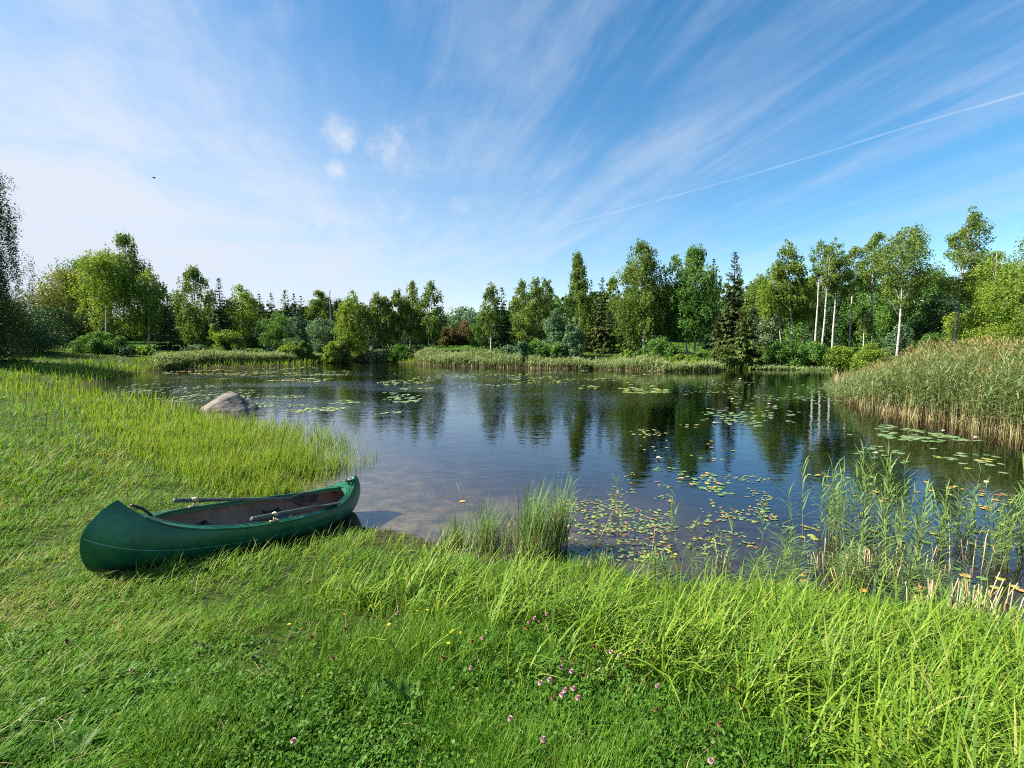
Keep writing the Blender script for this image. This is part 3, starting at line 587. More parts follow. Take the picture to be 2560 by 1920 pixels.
def broadleaf(name, cat, label, base, H, rad, cb, prof, leaf, bark, seed, lean=(0, 0), leaf_size=.26, fill=1.0, gap=1.0, droop=0.0, group=None, trunk_r=None, limbs=16, aspect=.6, stems=1, flat=.25, wind=0.0):
    rng = np.random.default_rng(seed); f = prof_fn(prof)
    r0 = trunk_r or 0.0075*H+.02
    root = empty(name, base); tag(root, label, cat, group)
    line = trunk_line(H*.97, lean, rng); tb = MB()
    tt = np.linspace(0, 1, 9); tube(tb, line-np.array([0, 0, .15])*(1-tt)[:, None], r0*np.interp(tt, [0, .06, .5, 1], [1.35, 1.0, .68, .16]), 8)
    rad = rad*1.24
    nc = max(20, int((46+34*(rad/2.0)*(H/12.0))*gap))
    s = rng.beta(1.0, 1.05, nc); s[:3] = (.93, .97, .99); w = f(s)
    q = rng.uniform(.15, 1, nc)**.55; az = rng.uniform(0, 2*math.pi, nc)
    ax = along(line, cb+(1-cb)*s); C = ax+np.stack([np.cos(az)*q*w*rad, np.sin(az)*q*w*rad, rng.normal(0, .02*H, nc)], 1)
    cr = (.22+.19*rng.random(nc))*rad*(.55+.6*w); cr = np.maximum(cr, .18*rad)
    for i in rng.permutation(nc)[:limbs]:
        t0 = max(cb*.75, (cb+(1-cb)*s[i])-.10-.35*q[i]*rad/H); p0 = along(line, np.array([t0]))[0]; p1 = C[i]; mid = (p0+p1)/2+np.array([0, 0, .06*H*q[i]*.4])
        tube(tb, [p0, mid, p1], np.array([.24, .14, .05])*r0, 5)
    tb.build('trunk', M[bark], root, True)
    area = 2*rad*H*(1-cb)*.7; n = int(area*7.2*fill/(leaf_size**2*aspect*.5))
    prob = cr**2; prob /= prob.sum(); ci = rng.choice(nc, n, p=prob)
    off = rng.normal(size=(n, 3)); off *= (rng.random((n, 1))**.45)/(np.linalg.norm(off, axis=1)[:, None]+1e-9)
    if droop > .25:                                               # hanging twigs: leaves strung below one another
        ns = 12; st = rng.normal(size=(nc, ns, 3)); st *= (rng.random((nc, ns, 1))**.4)/np.linalg.norm(st, axis=2)[..., None]; k = rng.random(n) < .75
        o2 = st[ci, rng.integers(0, ns, n)]+rng.normal(0, .07, (n, 3)); o2[:, 2] -= rng.random(n)*(.5+droop); off = np.where(k[:, None], o2, off)
    off = off*cr[ci][:, None]
    P = C[ci]+off
    if wind: P[:, 0] += wind*(np.linalg.norm(off, axis=1))*.6; 
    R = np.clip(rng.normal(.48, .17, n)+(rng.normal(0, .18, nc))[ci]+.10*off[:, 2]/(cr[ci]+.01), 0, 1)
    P[:, 2] = np.maximum(P[:, 2], .08)
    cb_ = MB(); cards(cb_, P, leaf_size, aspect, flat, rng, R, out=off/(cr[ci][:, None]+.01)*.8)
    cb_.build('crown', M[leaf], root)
    return root
def bush(name, cat, label, base, H, rad, leaf, seed, leaf_size=.22, fill=1.2, group=None, shape='dome', ry=None):
    rng = np.random.default_rng(seed); root = empty(name, base); tag(root, label, cat, group); f = prof_fn(shape); ry = ry or rad*.8
    nc = int(26+14*rad*H/3); s = rng.beta(1.1, 1.2, nc); az = rng.uniform(0, 6.283, nc); q = rng.uniform(.1, 1, nc)**.5; w = f(s)
    C = np.stack([np.cos(az)*q*w*rad*.86, np.sin(az)*q*w*ry*.86, s*H*.88], 1); cr = (.20+.18*rng.random(nc))*min(rad, H*.8)
    sb = MB()
    for i in range(0, nc, 2): 
        b0 = np.array([rng.normal(0, .12*rad), rng.normal(0, .12*ry), -.1]); tube(sb, [b0, (b0*.6+C[i]*.5)+[0, 0, .12*H], C[i]], np.array([.035, .022, .008])*(.6+H*.15), 5)
    sb.build('stems', M['bark'], root, True) if False else sb.build('branch_frame', M['bark'], root, True)
    n = int(rad*2*H*6.0*fill/(leaf_size**2*.3)); ci = rng.choice(nc, n, p=cr**2/(cr**2).sum())
    off = rng.normal(size=(n, 3)); off *= (rng.random((n, 1))**.4)/(np.linalg.norm(off, axis=1)[:, None]+1e-9); off *= cr[ci][:, None]
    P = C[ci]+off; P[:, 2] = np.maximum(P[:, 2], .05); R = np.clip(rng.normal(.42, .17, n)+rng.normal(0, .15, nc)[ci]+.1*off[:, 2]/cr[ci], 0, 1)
    mb = MB(); cards(mb, P, leaf_size, .6, .3, rng, R, out=off/cr[ci][:, None]*.8); mb.build('foliage', M[leaf], root); return root
def conifer(name, cat, label, base, H, rad, leaf, seed, cb=.05, lean=(0, 0), fill=1.0, group=None, leaf_size=.34, power=.85):
    rng = np.random.default_rng(seed); root = empty(name, base); tag(root, label, cat, group)
    line = trunk_line(H, lean, rng, wig=.004); tb = MB(); tt = np.linspace(0, 1, 9)
    tube(tb, line-np.array([0, 0, .15])*(1-tt)[:, None], (.011*H+.04)*np.interp(tt, [0, .06, 1], [1.25, 1, .10]), 7)
    P, AZ, EL, LL, WW, RR = [], [], [], [], [], []; mbC = MB()
    nw = max(16, int(H*2.9)); hs = cb+(1-cb)*np.linspace(0, 1, nw)**1.02
    for h in hs:
        s = (h-cb)/(1-cb); rl = rad*1.28*((1-s)**power)*min(1, .78+.22*s/.12) + .09*rad
        nb = int(7+6*(1-s)+rng.integers(0, 3))
        for az in rng.uniform(0, 2*math.pi, nb):
            L_ = rl*rng.uniform(.55, 1.12); up = np.interp(s, [0, .4, .8, 1], [-.38, -.22, .10, .75])+rng.normal(0, .07)
            p0 = along(line, np.array([min(h+rng.normal(0, .006), .995)]))[0]
            k = max(6, int(L_*19*fill)); u = rng.uniform(.06 if s > .3 else .25, 1, k)**.75
            d = np.array([math.cos(az), math.sin(az), 0]); curve = up*u*L_+.20*L_*u**2*.7
            pts = p0+d*(u*L_)[:, None]+np.stack([0*u, 0*u, curve], 1)
            lat = (1-u*.6)*L_*.20; pts += rng.normal(size=(k, 3))*lat[:, None]*np.array([.8, .8, .20])
            P.append(pts); AZ.append(az+rng.normal(0, .75, k)); EL.append(up+rng.normal(-.25, .35, k)); 
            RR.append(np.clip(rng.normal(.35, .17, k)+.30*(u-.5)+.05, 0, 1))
    P = np.concatenate(P); n = len(P); AZ = np.concatenate(AZ); EL = np.concatenate(EL); RR = np.concatenate(RR)
    sz = leaf_size*(.5+.5*rad/2)*rng.uniform(.7, 1.3, n)*np.clip(1.15-P[:, 2]/H*.6, .5, 1)
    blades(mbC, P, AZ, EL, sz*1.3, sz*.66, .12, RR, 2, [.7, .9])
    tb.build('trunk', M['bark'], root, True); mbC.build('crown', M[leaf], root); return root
SEED = [100]
def spot(px, Y, z=None):
    x = (px-1280)/F*Y; return np.array([x, Y, tz(x, Y) if z is None else z])
def top_z(py, Y): return at_dist(1280, py, Y)[2]
def wid(hw, Y): return hw/F*Y
GB = 'trees of the far shore'
def T(kind, px, top, hw, Y, leaf, label, name=None, topx=None, cb=.12, prof='birch', bark='white_bark', cat=None, **k):
    b = spot(px, Y); H = max(top_z(top, Y)-b[2], .8); SEED[0] += 1
    # the camera looks slightly down, so an upright trunk's top drifts outwards in the picture
    ln = (0, 0) if topx is None else ((topx-1280)/F*(Y*math.cos(PITCH)-(b[2]+H-CAMZ)*math.sin(PITCH))-b[0], 0)
    ls = k.pop('leaf_size', .0032*Y+.012)
    if kind == 'c': return conifer(name or 'spruce_tree', cat or 'spruce', label, b, H, wid(hw, Y), leaf, SEED[0], cb=cb if cb != .12 else .05, lean=ln, group=GB, leaf_size=max(.3, ls*1.35), **k)
    if kind == 'b': return bush(name or 'bush', cat or 'bush', label, b, H, wid(hw, Y), leaf, SEED[0], leaf_size=ls*.95, group='bushes along the pond', **k)
    return broadleaf(name or 'birch_tree', cat or 'birch', label, b, H, wid(hw, Y), cb, prof, leaf, bark, SEED[0], lean=ln, leaf_size=ls, group=GB, **k)
BT, DT = dict(name='broadleaf_tree', cat='tree', bark='bark'), dict(name='broadleaf_tree', cat='tree', bark='grey_bark')
# --- left lawn, far side
broadleaf('weeping_birch', 'birch', 'tall dark weeping birch at the left edge of the lawn, mostly cut off', spot(-76, 34), 19.5, 2.95, .05, 'weep', 'weeping', 'white_bark', 43, leaf_size=.125, fill=.8, droop=1.8, group=GB, trunk_r=.2, limbs=60, gap=.48, aspect=.45)
T('t', -30, 745, 110, 44, 'dark', 'low dark spreading tree under the weeping birch at the left edge', prof='dome', cb=.05, **BT)
T('b', 60, 800, 70, 56, 'dark', 'dark green thicket between the weeping birch and the round dark tree')
T('b', 112, 805, 45, 62, 'green', 'mid green thicket just left of the round dark tree')
T('t', 162, 771, 42, 58, 'dark', 'small round dark tree with a short trunk at the back of the left lawn', prof='round', cb=.18, **BT)
T('t', 178, 681, 66, 76, 'olive', 'broad rounded olive green tree rising behind the small round dark tree', prof='round', cb=.15, fill=1.1, **BT)
T('t', 222, 640, 46, 80, 'green', 'tall tree with drooping twigs above the rounded olive tree', prof='top', cb=.25, droop=.8, **BT)
T('t', 268, 622, 52, 57, 'birch_y', 'yellow green birch with one long white trunk showing, on the left lawn', topx=262, cb=.52, prof='column', droop=.7, fill=.95, trunk_r=.108)
T('t', 309, 578, 46, 60, 'birch', 'tallest birch of the left lawn, darker green and pointed', topx=312, cb=.14, prof='column', droop=.7)
T('t', 374, 668, 36, 58, 'birch_y', 'slim pale birch with loose crown right of the tallest left birch', topx=372, cb=.28, prof='column', droop=.6, fill=.75)
T('t', 387, 705, 28, 60, 'birch_y', 'smaller slim birch with a leaning white stem beside the pale loose birch', topx=396, cb=.22, prof='column', droop=.5, fill=.6)
T('b', 262, 832, 76, 50, 'green', 'big willow bush at the foot of the yellow green birch', fill=1.3)
T('b', 236, 730, 36, 61, 'birch_y', 'tall yellow green shrub behind and left of the long white trunk on the left lawn', shape='birch')
T('b', 318, 868, 34, 48, 'dark', 'dark low bush right of the big willow bush on the left lawn')
T('b', 364, 876, 30, 50, 'birch_y', 'small yellow green bush below the slim pale birch')
T('c', 428, 752, 25, 57, 'needle', 'small dark spruce standing alone behind the slim pale birches')
T('t', 495, 667, 42, 68, 'birch', 'pale pointed birch left of a dark slim spruce', cb=.05, prof='column', droop=.4)
T('c', 557, 699, 27, 60, 'needle', 'slim dark spruce between the pale pointed birch and a broad yellow green tree')
T('t', 612, 714, 40, 70, 'birch_y', 'broad yellow green tree right of the slim dark spruce', prof='column', cb=.05, **BT)
T('t', 638, 742, 26, 74, 'birch', 'grey green tree leaning on the right side of the broad yellow green tree', prof='column', cb=.05, **BT)
T('b', 570, 828, 48, 57, 'birch_y', 'wide bright bush in front of the slim dark spruce')
T('b', 537, 802, 18, 57, 'birch_y', 'narrow upright bright bush left of the wide bright bush', shape='birch')
T('b', 488, 860, 42, 55, 'blue', 'grey green willow bush behind the left reeds')
# --- middle of the far shore
T('c', 655, 737, 22, 73, 'needle_g', 'light green spruce tip behind the broad yellow green tree')
T('c', 684, 736, 22, 72, 'needle', 'dark pointed spruce right of the light green spruce tip')
T('c', 719, 728, 28, 72, 'needle_g', 'broad pale green spruce, highest of the four far spruces in a row')
T('c', 741, 737, 20, 73, 'needle', 'thin spruce wedged between the broad pale spruce and the last dark one')
T('c', 758, 743, 25, 70, 'needle', 'dark spruce at the right end of the far spruce row')
T('t', 702, 786, 34, 66, 'green', 'rounded deep green tree below the row of far spruces', prof='round', cb=.08, **BT)
T('t', 664, 800, 30, 68, 'dark', 'dark tree filling the gap below the light green spruce tip', prof='dome', cb=.05, **BT)
T('t', 742, 797, 28, 65, 'blue', 'bluish green tree beside the rounded deep green tree', prof='dome', cb=.06, **BT)
T('t', 803, 724, 30, 73, 'birch', 'pale feathery tree left of the bare dead trunk', prof='birch', cb=.06, **DT)
T('t', 808, 798, 34, 64, 'blue', 'grey green rounded tree below the pale feathery tree', prof='round', cb=.05, **BT)
T('t', 852, 750, 26, 78, 'dark', 'dark tree behind the bare dead trunk', prof='column', cb=.05, **BT)
T('t', 872, 732, 34, 61, 'birch_y', 'full birch with a bent white trunk foot, alone in front of the dark wood', topx=884, cb=.24, prof='column', droop=.4)
T('b', 722, 855, 28, 57, 'birch_y', 'low yellow green bush behind the middle of the left reeds')
T('b', 762, 848, 22, 58, 'green', 'upright mid green bush right of the low yellow green bush')
T('b', 676, 864, 20, 60, 'blue', 'small grey bush in the shade left of the low yellow green bush')
T('b', 830, 850, 26, 57, 'birch_y', 'leafy yellow green bush at the left foot of the lone full birch')
T('b', 856, 850, 24, 58, 'olive', 'olive bush touching the trunk of the lone full birch')
T('t', 930, 838, 12, 60, 'pale', 'silvery young tree, small and thin, before the dark wood', name='young_tree', cat='tree', bark='grey_bark', prof='birch', cb=.05, fill=.8)
for px, top, hw, Y, tx, lab in ((962, 730, 25, 62, 941, 'birch leaning left, first of the birch group in the middle'), (975, 738, 22, 63, 961, 'thin birch with two white stems close by, second of the middle group'),
        (1014, 720, 22, 64, 992, 'birch with a bent grey trunk, third of the middle group'), (1026, 697, 25, 65, 1027, 'tall narrow birch with pointed crown in the middle group'), (1071, 701, 27, 64, 1075, 'tall narrow birch at the right end of the middle group')):
    T('t', px, top, hw, Y, 'birch', lab, topx=tx, cb=.28, prof='column', droop=.6, fill=.85)
T('b', 1000, 862, 34, 60, 'green', 'low dark green bush under the middle birch group')
T('b', 1056, 862, 26, 61, 'dark', 'shaded bush under the right end of the middle birch group')
T('t', 945, 770, 30, 74, 'dark', 'dark tree filling the gap behind the birch leaning left', prof='dome', cb=.05, **BT)
T('t', 1042, 775, 34, 76, 'dark', 'dark tree behind the two tallest birches of the middle group', prof='dome', cb=.05, **BT)
T('c', 1102, 770, 20, 84, 'needle', 'short dark spruce right of the middle birch group')
T('b', 1122, 812, 26, 82, 'russet', 'smaller russet bush on the far lawn')
T('b', 1160, 804, 44, 84, 'russet', 'broad russet bush with bare twigs on the far lawn')
T('t', 1160, 770, 40, 112, 'blue', 'round distant tree rising over the broad russet bush', prof='round', cb=.1, **BT)
T('t', 1115, 790, 30, 115, 'green', 'small distant tree left of the round one over the russet bush', prof='round', cb=.1, **BT)
# --- right of the middle
T('t', 1228, 704, 23, 58, 'birch', 'slender birch with a long white trunk left of a dark spruce', topx=1226, cb=.30, prof='column', droop=.5, fill=.8)
T('t', 1205, 782, 22, 66, 'green', 'low bright tree beside the slender birch with the long white trunk', prof='column', cb=.04, **BT)
T('c', 1255, 722, 28, 59, 'needle', 'dark spruce with browning side behind the slender white birch')
T('t', 1305, 698, 26, 66, 'birch', 'soft grey green birch without visible trunk, right of the dark spruce', cb=.04, prof='column', droop=.6)
T('t', 1345, 692, 26, 60, 'birch', 'birch with a straight white trunk and a yellowing lower bough', topx=1338, cb=.22, prof='column', droop=.5, fill=.85)
T('t', 1356, 690, 24, 62, 'birch', 'birch with a slanting trunk just right of the straight one', topx=1364, cb=.30, prof='column', droop=.5, fill=.85)
T('t', 1386, 775, 34, 52, 'blue', 'blue green leafy tree between the slanting birch and the steeple birch', prof='birch', cb=.03, **BT)
T('b', 1340, 850, 42, 50.5, 'green', 'rounded green bush at the foot of the straight white birch')
T('b', 1302, 852, 26, 50, 'blue', 'grey green bush at the waterline left of the rounded green bush')
T('t', 1442, 629, 44, 60, 'birch', 'steeple shaped birch, tall and tapering to a thin tip', prof='spire', cb=.05, droop=.7, bark='grey_bark', fill=1.1)
T('b', 1430, 800, 36, 50, 'blue', 'tall blue green bush below the steeple shaped birch', shape='birch')
T('c', 1475, 701, 18, 62, 'needle', 'thin dark spruce just behind the steeple shaped birch')
T('c', 1503, 698, 32, 56, 'needle_o', 'broad dark spruce with drooping boughs, right of the steeple birch')
T('t', 1531, 686, 24, 68, 'birch', 'grey green birch peeping out behind the broad dark spruce', cb=.10, prof='column', droop=.5)
T('t', 1609, 595, 50, 51, 'birch', 'large pale birch with white trunk foot, highest of the right centre', topx=1604, cb=.24, prof='birch', droop=.7, fill=1.1, trunk_r=.108)
T('t', 1641, 690, 30, 52, 'birch', 'birch with a slanting trunk beside the large pale birch', topx=1625, cb=.25, prof='column', droop=.5)
T('t', 1580, 682, 28, 55, 'birch', 'side birch on the left shoulder of the large pale birch', cb=.08, prof='column', droop=.5)
T('t', 1719, 640, 40, 51, 'green', 'fresh green birch, left one of the full pair', topx=1690, cb=.22, prof='column', droop=.3)
T('t', 1737, 618, 50, 50, 'green', 'fresh green birch, right one of the full pair with a white trunk', topx=1738, cb=.24, prof='birch', droop=.3, fill=1.15, trunk_r=.108)
T('b', 1652, 846, 54, 48, 'green', 'wide leafy bush between the large pale birch and the full pair')
T('c', 1776, 650, 22, 62, 'needle', 'thin dark spruce behind the full pair of birches')
T('c', 1828, 634, 41, 56, 'needle_o', 'great dark spruce with a brownish cone laden top')
T('c', 1862, 762, 37, 46, 'needle_g', 'young light green spruce with wide skirts at the waterline', power=1.0, fill=1.3)
T('b', 1800, 868, 38, 45, 'needle_g', 'spreading juniper like bush left of the young light green spruce')
T('t', 1893, 690, 32, 88, 'birch', 'distant birch crown above the gap right of the great dark spruce', prof='column', cb=.1, bark='bark')
T('t', 1880, 770, 24, 72, 'dark', 'shaded tree behind the young light green spruce', prof='dome', cb=.1, **BT)
T('t', 1918, 772, 28, 62, 'pale', 'whitish leaved willow tree at the edge of the small clearing', prof='column', cb=.10, **DT)
# --- the birch row on the right
T('t', 1953, 668, 40, 58, 'birch_y', 'yellow green birch with short white trunk above the bushes, first of the right row', topx=1938, cb=.48, prof='dome', droop=.3, wind=.4)
T('t', 1982, 595, 30, 56, 'birch', 'tall birch with knotty white trunk, second of the right row', topx=1968, cb=.44, prof='column', droop=.3, fill=.85, wind=.5, trunk_r=.108)
T('t', 2002, 690, 32, 58, 'birch_y', 'low birch with a forked leaning trunk in the right row', topx=2024, cb=.48, prof='column', droop=.3, wind=.4)
T('t', 2035, 603, 22, 52, 'birch', 'bare stemmed white birch with a small high crown, left of two', topx=2053, cb=.68, prof='top', droop=.2, fill=.6, wind=.8, trunk_r=.108)
T('t', 2051, 604, 20, 50, 'birch', 'bare stemmed white birch leaning right, right of two', topx=2078, cb=.64, prof='top', droop=.2, fill=.55, wind=.8, trunk_r=.108)
T('t', 2078, 601, 26, 51, 'birch', 'forked white birch with dead side twigs in the right row', topx=2098, cb=.55, prof='column', droop=.2, fill=.7, wind=.6, trunk_r=.108)
T('t', 2121, 612, 22, 56, 'birch', 'very thin pale birch right of the forked white birch', topx=2136, cb=.6, prof='top', droop=.2, fill=.6, wind=.6, trunk_r=.10)
T('t', 2157, 770, 16, 52, 'birch', 'short thin birch stem above the bright bushes on the right', topx=2162, cb=.45, prof='column', fill=.6, trunk_r=.09)
T('t', 2177, 575, 28, 52, 'birch', 'tall birch with a dotted trunk left of the largest forked birch', topx=2192, cb=.52, prof='column', droop=.2, fill=.75, wind=.6, trunk_r=.108)
T('t', 2240, 574, 50, 42, 'birch', 'forked birch with the brightest white trunk beside the reed bed', topx=2264, cb=.50, prof='top', droop=.2, fill=.7, wind=.5, trunk_r=.108, limbs=26)
T('t', 2377, 520, 40, 43, 'birch', 'tallest wind bent birch above the reed bed', topx=2424, cb=.46, prof='column', droop=.2, fill=.75, wind=.9, trunk_r=.108, limbs=24)
T('t', 2484, 624, 46, 40, 'birch_y', 'birch with a yellowish trunk in the leafy right corner', topx=2492, cb=.42, prof='column', droop=.2, fill=.7, wind=.6, trunk_r=.108)
T('t', 2440, 668, 56, 44, 'birch_y', 'broad yellow green tree behind the right reed bed', prof='dome', cb=.05, wind=.5, **BT)
T('t', 2545, 650, 80, 38, 'birch_y', 'large yellow green tree at the right edge behind the reeds', prof='dome', cb=.05, wind=.5, **BT)
T('t', 2680, 520, 105, 27, 'birch', 'birch outside the right edge with thin twigs reaching in', cb=.25, prof='top', droop=.3, fill=.5, wind=.3, leaf_size=.11, trunk_r=.108)
for px, top, hw, Y, lf, lab in ((2010, 700, 46, 70, 'green', 'deep green tree behind the bare stemmed white birches'), (2085, 715, 48, 66, 'dark', 'dark tree behind the forked white birch of the right row'),
        (2150, 690, 46, 64, 'green', 'mid green tree filling the space behind the short thin birch'), (2215, 700, 46, 60, 'green', 'leafy tree behind the brightest white trunk'),
        (2310, 672, 56, 56, 'green', 'dense green tree between the forked birch and the tallest wind bent birch'), (2350, 735, 50, 52, 'dark', 'dark shaded tree behind the top of the reed bed'), (1945, 745, 40, 74, 'green', 'green tree behind the whitish leaved willow')):
    T('t', px, top, hw, Y, lf, lab, prof='dome', cb=.04, **BT)
for px, top, hw, Y, lf, lab in ((1962, 848, 54, 46.5, 'green', 'leafy waterside bush under the first birches of the right row'), (2032, 856, 50, 46, 'green', 'leafy waterside bush under the bare stemmed birches'), (2100, 858, 44, 45, 'birch_y', 'bright bush at the left end of the reed bed'),
        (2178, 852, 44, 42, 'birch_y', 'bright bush behind the left part of the reed bed'), (2245, 806, 44, 46, 'blue', 'grey green bush behind the brightest white trunk'), (2330, 826, 46, 40, 'green', 'green bush behind the crest of the reed bed'),
        (1700, 884, 30, 46, 'birch_y', 'low bright bush at the waterline under the full pair of birches'), (1568, 874, 26, 49, 'birch_y', 'yellowish bush right of the broad dark spruce'), (1275, 864, 28, 51, 'blue', 'low grey green bush between the slender birch and the straight white birch'), (1398, 856, 34, 50, 'green', 'fresh green bush beneath the blue green leafy tree'), (1612, 872, 34, 48.5, 'green', 'bush at the trunk foot of the large pale birch'), (1752, 876, 30, 46.5, 'green', 'dark leafy bush at the trunk foot of the full pair of birches'),
        (1245, 868, 24, 52, 'green', 'small green bush at the foot of the slender birch')):
    T('b', px, top, hw, Y, lf, lab)
def dead_trunk():
    b = spot(831, 70); H = top_z(727, 70)-b[2]; root = empty('dead_tree', b); tag(root, 'bare grey dead trunk with a few snapped twigs', 'dead tree'); rng = np.random.default_rng(5); mb = MB(); ln = trunk_line(H, (-.1, 0), rng)
    tube(mb, ln, np.linspace(.16, .04, 9), 7); mb.build('trunk', M['grey_bark'], root, True)
    for t in (.72, .8, .88, .93):
        p = along(ln, np.array([t]))[0]; a = rng.uniform(0, 6.3); mb = MB(); tube(mb, [p, p+[.5*math.cos(a), .5*math.sin(a), .35], p+[.8*math.cos(a), .8*math.sin(a), .9]], [.035, .025, .012], 5); mb.build('twig', M['grey_bark'], root, True)
dead_trunk()
def far_wood():
    """the wood that closes the view behind the single trees"""
    rng = np.random.default_rng(77); mb = MB(); mt = MB()
    xs = [-400, 0, 150, 420, 560, 700, 900, 1080, 1130, 1200, 1260, 1400, 1600, 1760, 1900, 2100, 2350, 2560, 3000]; ts = [770, 790, 800, 800, 770, 762, 768, 785, 806, 800, 765, 742, 720, 705, 712, 700, 690, 680, 660]
    C, CR, K = [], [], []
    for px in np.concatenate([np.arange(-2600, -420, 16.0), np.arange(-420, 3000, 9.0), np.arange(3000, 4600, 16.0)]):
        Y = rng.uniform(92, 112) if not 1085 < px < 1215 else rng.uniform(125, 140); t = np.interp(px, xs, ts)+rng.normal(6, 9); b = spot(px+rng.normal(0, 4), Y); H = top_z(t, Y)-b[2]; con = rng.random() < .35
        n = 20 if con else 28; s = rng.uniform(.0, 1, n); r = (1.9*(1-s)+.2) if con else 2.1*prof_fn('dome')(s); a = rng.uniform(0, 6.28, n)
        C.append(np.stack([b[0]+np.cos(a)*r*.8, Y+np.sin(a)*r*.8, b[2]+s*H], 1)); CR.append(np.where(con, .55, 1.0)*(.5+.5*(r/2.1))); K.append(np.full(n, .12 if con else rng.uniform(.3, .8)))
        tube(mt, [b-[0, 0, .3], b+[0, 0, H*.9]], [.16, .05], 5)
    C = np.concatenate(C); CR = np.concatenate(CR); K = np.concatenate(K); per = 34; i = np.repeat(np.arange(len(C)), per); n = len(i)
    off = rng.normal(size=(n, 3)); off *= (rng.random((n, 1))**.4)/(np.linalg.norm(off, axis=1)[:, None]); P = C[i]+off*CR[i][:, None]
    cards(mb, P, .52, .6, .3, rng, np.clip(K[i]+rng.normal(0, .14, n)+off[:, 2]*.08, 0, 1), out=off*.8)
    o = mb.build('distant_wood', M['wood']); tag(o, 'mixed dark wood closing the view behind the pond', 'wood', kind='stuff')
M['wood'] = leaf_mat('wood_leaves', [(0, G(.014, .034, .014, 1.75)), (.25, G(.024, .052, .018, 1.75)), (.5, G(.050, .095, .022, 1.75)), (1, G(.09, .14, .03, 1.75))], .28)
far_wood()

# ------------------------------------------------------------------ grasses (nobody could count the blades)
def ground_points(px, py, it=6):
    """where the sight lines through px,py meet the terrain"""
    D = np.stack([(px-1280)/F, math.cos(PITCH)+(960-py)/F*math.sin(PITCH), -math.sin(PITCH)+(960-py)/F*math.cos(PITCH)], 1)
    z = np.full(len(px), .7)
    for _ in range(it):
        t = (z-CAMZ)/D[:, 2]; P = D*t[:, None]; z = .5*z+.5*terrain(P)
    P = D*((z-CAMZ)/D[:, 2])[:, None]; P[:, 2] = terrain(P); return P
def poly_sample(poly, n, rng):
    p = np.asarray(poly, float); lo, hi = p.min(0), p.max(0); out = []
    k = 0
    while k < n:
        q = rng.uniform(lo, hi, (n*2, 2)); q = q[inside(q, p)]; out.append(q); k += len(q)
    return np.concatenate(out)[:n]
def fbm(P, sc, seed):
    r = np.random.default_rng(seed); v = np.zeros(len(P)); a = 1.0
    for o in range(4):
        k = r.normal(size=(3, 2))*sc*2**o; ph = r.uniform(0, 6.28, 3)
        v += a*np.sin(P[:, :2] @ k.T+ph).mean(1); a *= .6
    return v
SEDGE = [(760, 1470), (880, 1400), (960, 1350), (1060, 1365), (1150, 1405), (1250, 1430), (1400, 1440), (1600, 1460), (1850, 1490), (2100, 1520), (2350, 1555), (2560, 1600), (2900, 1680), (2900, 2300), (2250, 2300), (2080, 1960), (1850, 1800), (1650, 1680), (1450, 1600), (1250, 1560), (1050, 1530), (880, 1530)]
LUSH = [(700, 1520), (900, 1440), (1200, 1430), (1400, 1450), (1850, 1500), (2200, 1540), (2700, 1640), (2950, 2420), (300, 2420), (420, 1900), (560, 1650)]
TALL = [(170, 1000), (420, 1035), (520, 1062), (640, 1075), (760, 1095), (850, 1120), (915, 1160), (880, 1178), (800, 1210), (745, 1240), (660, 1262), (560, 1230), (440, 1185), (330, 1130), (240, 1070)]
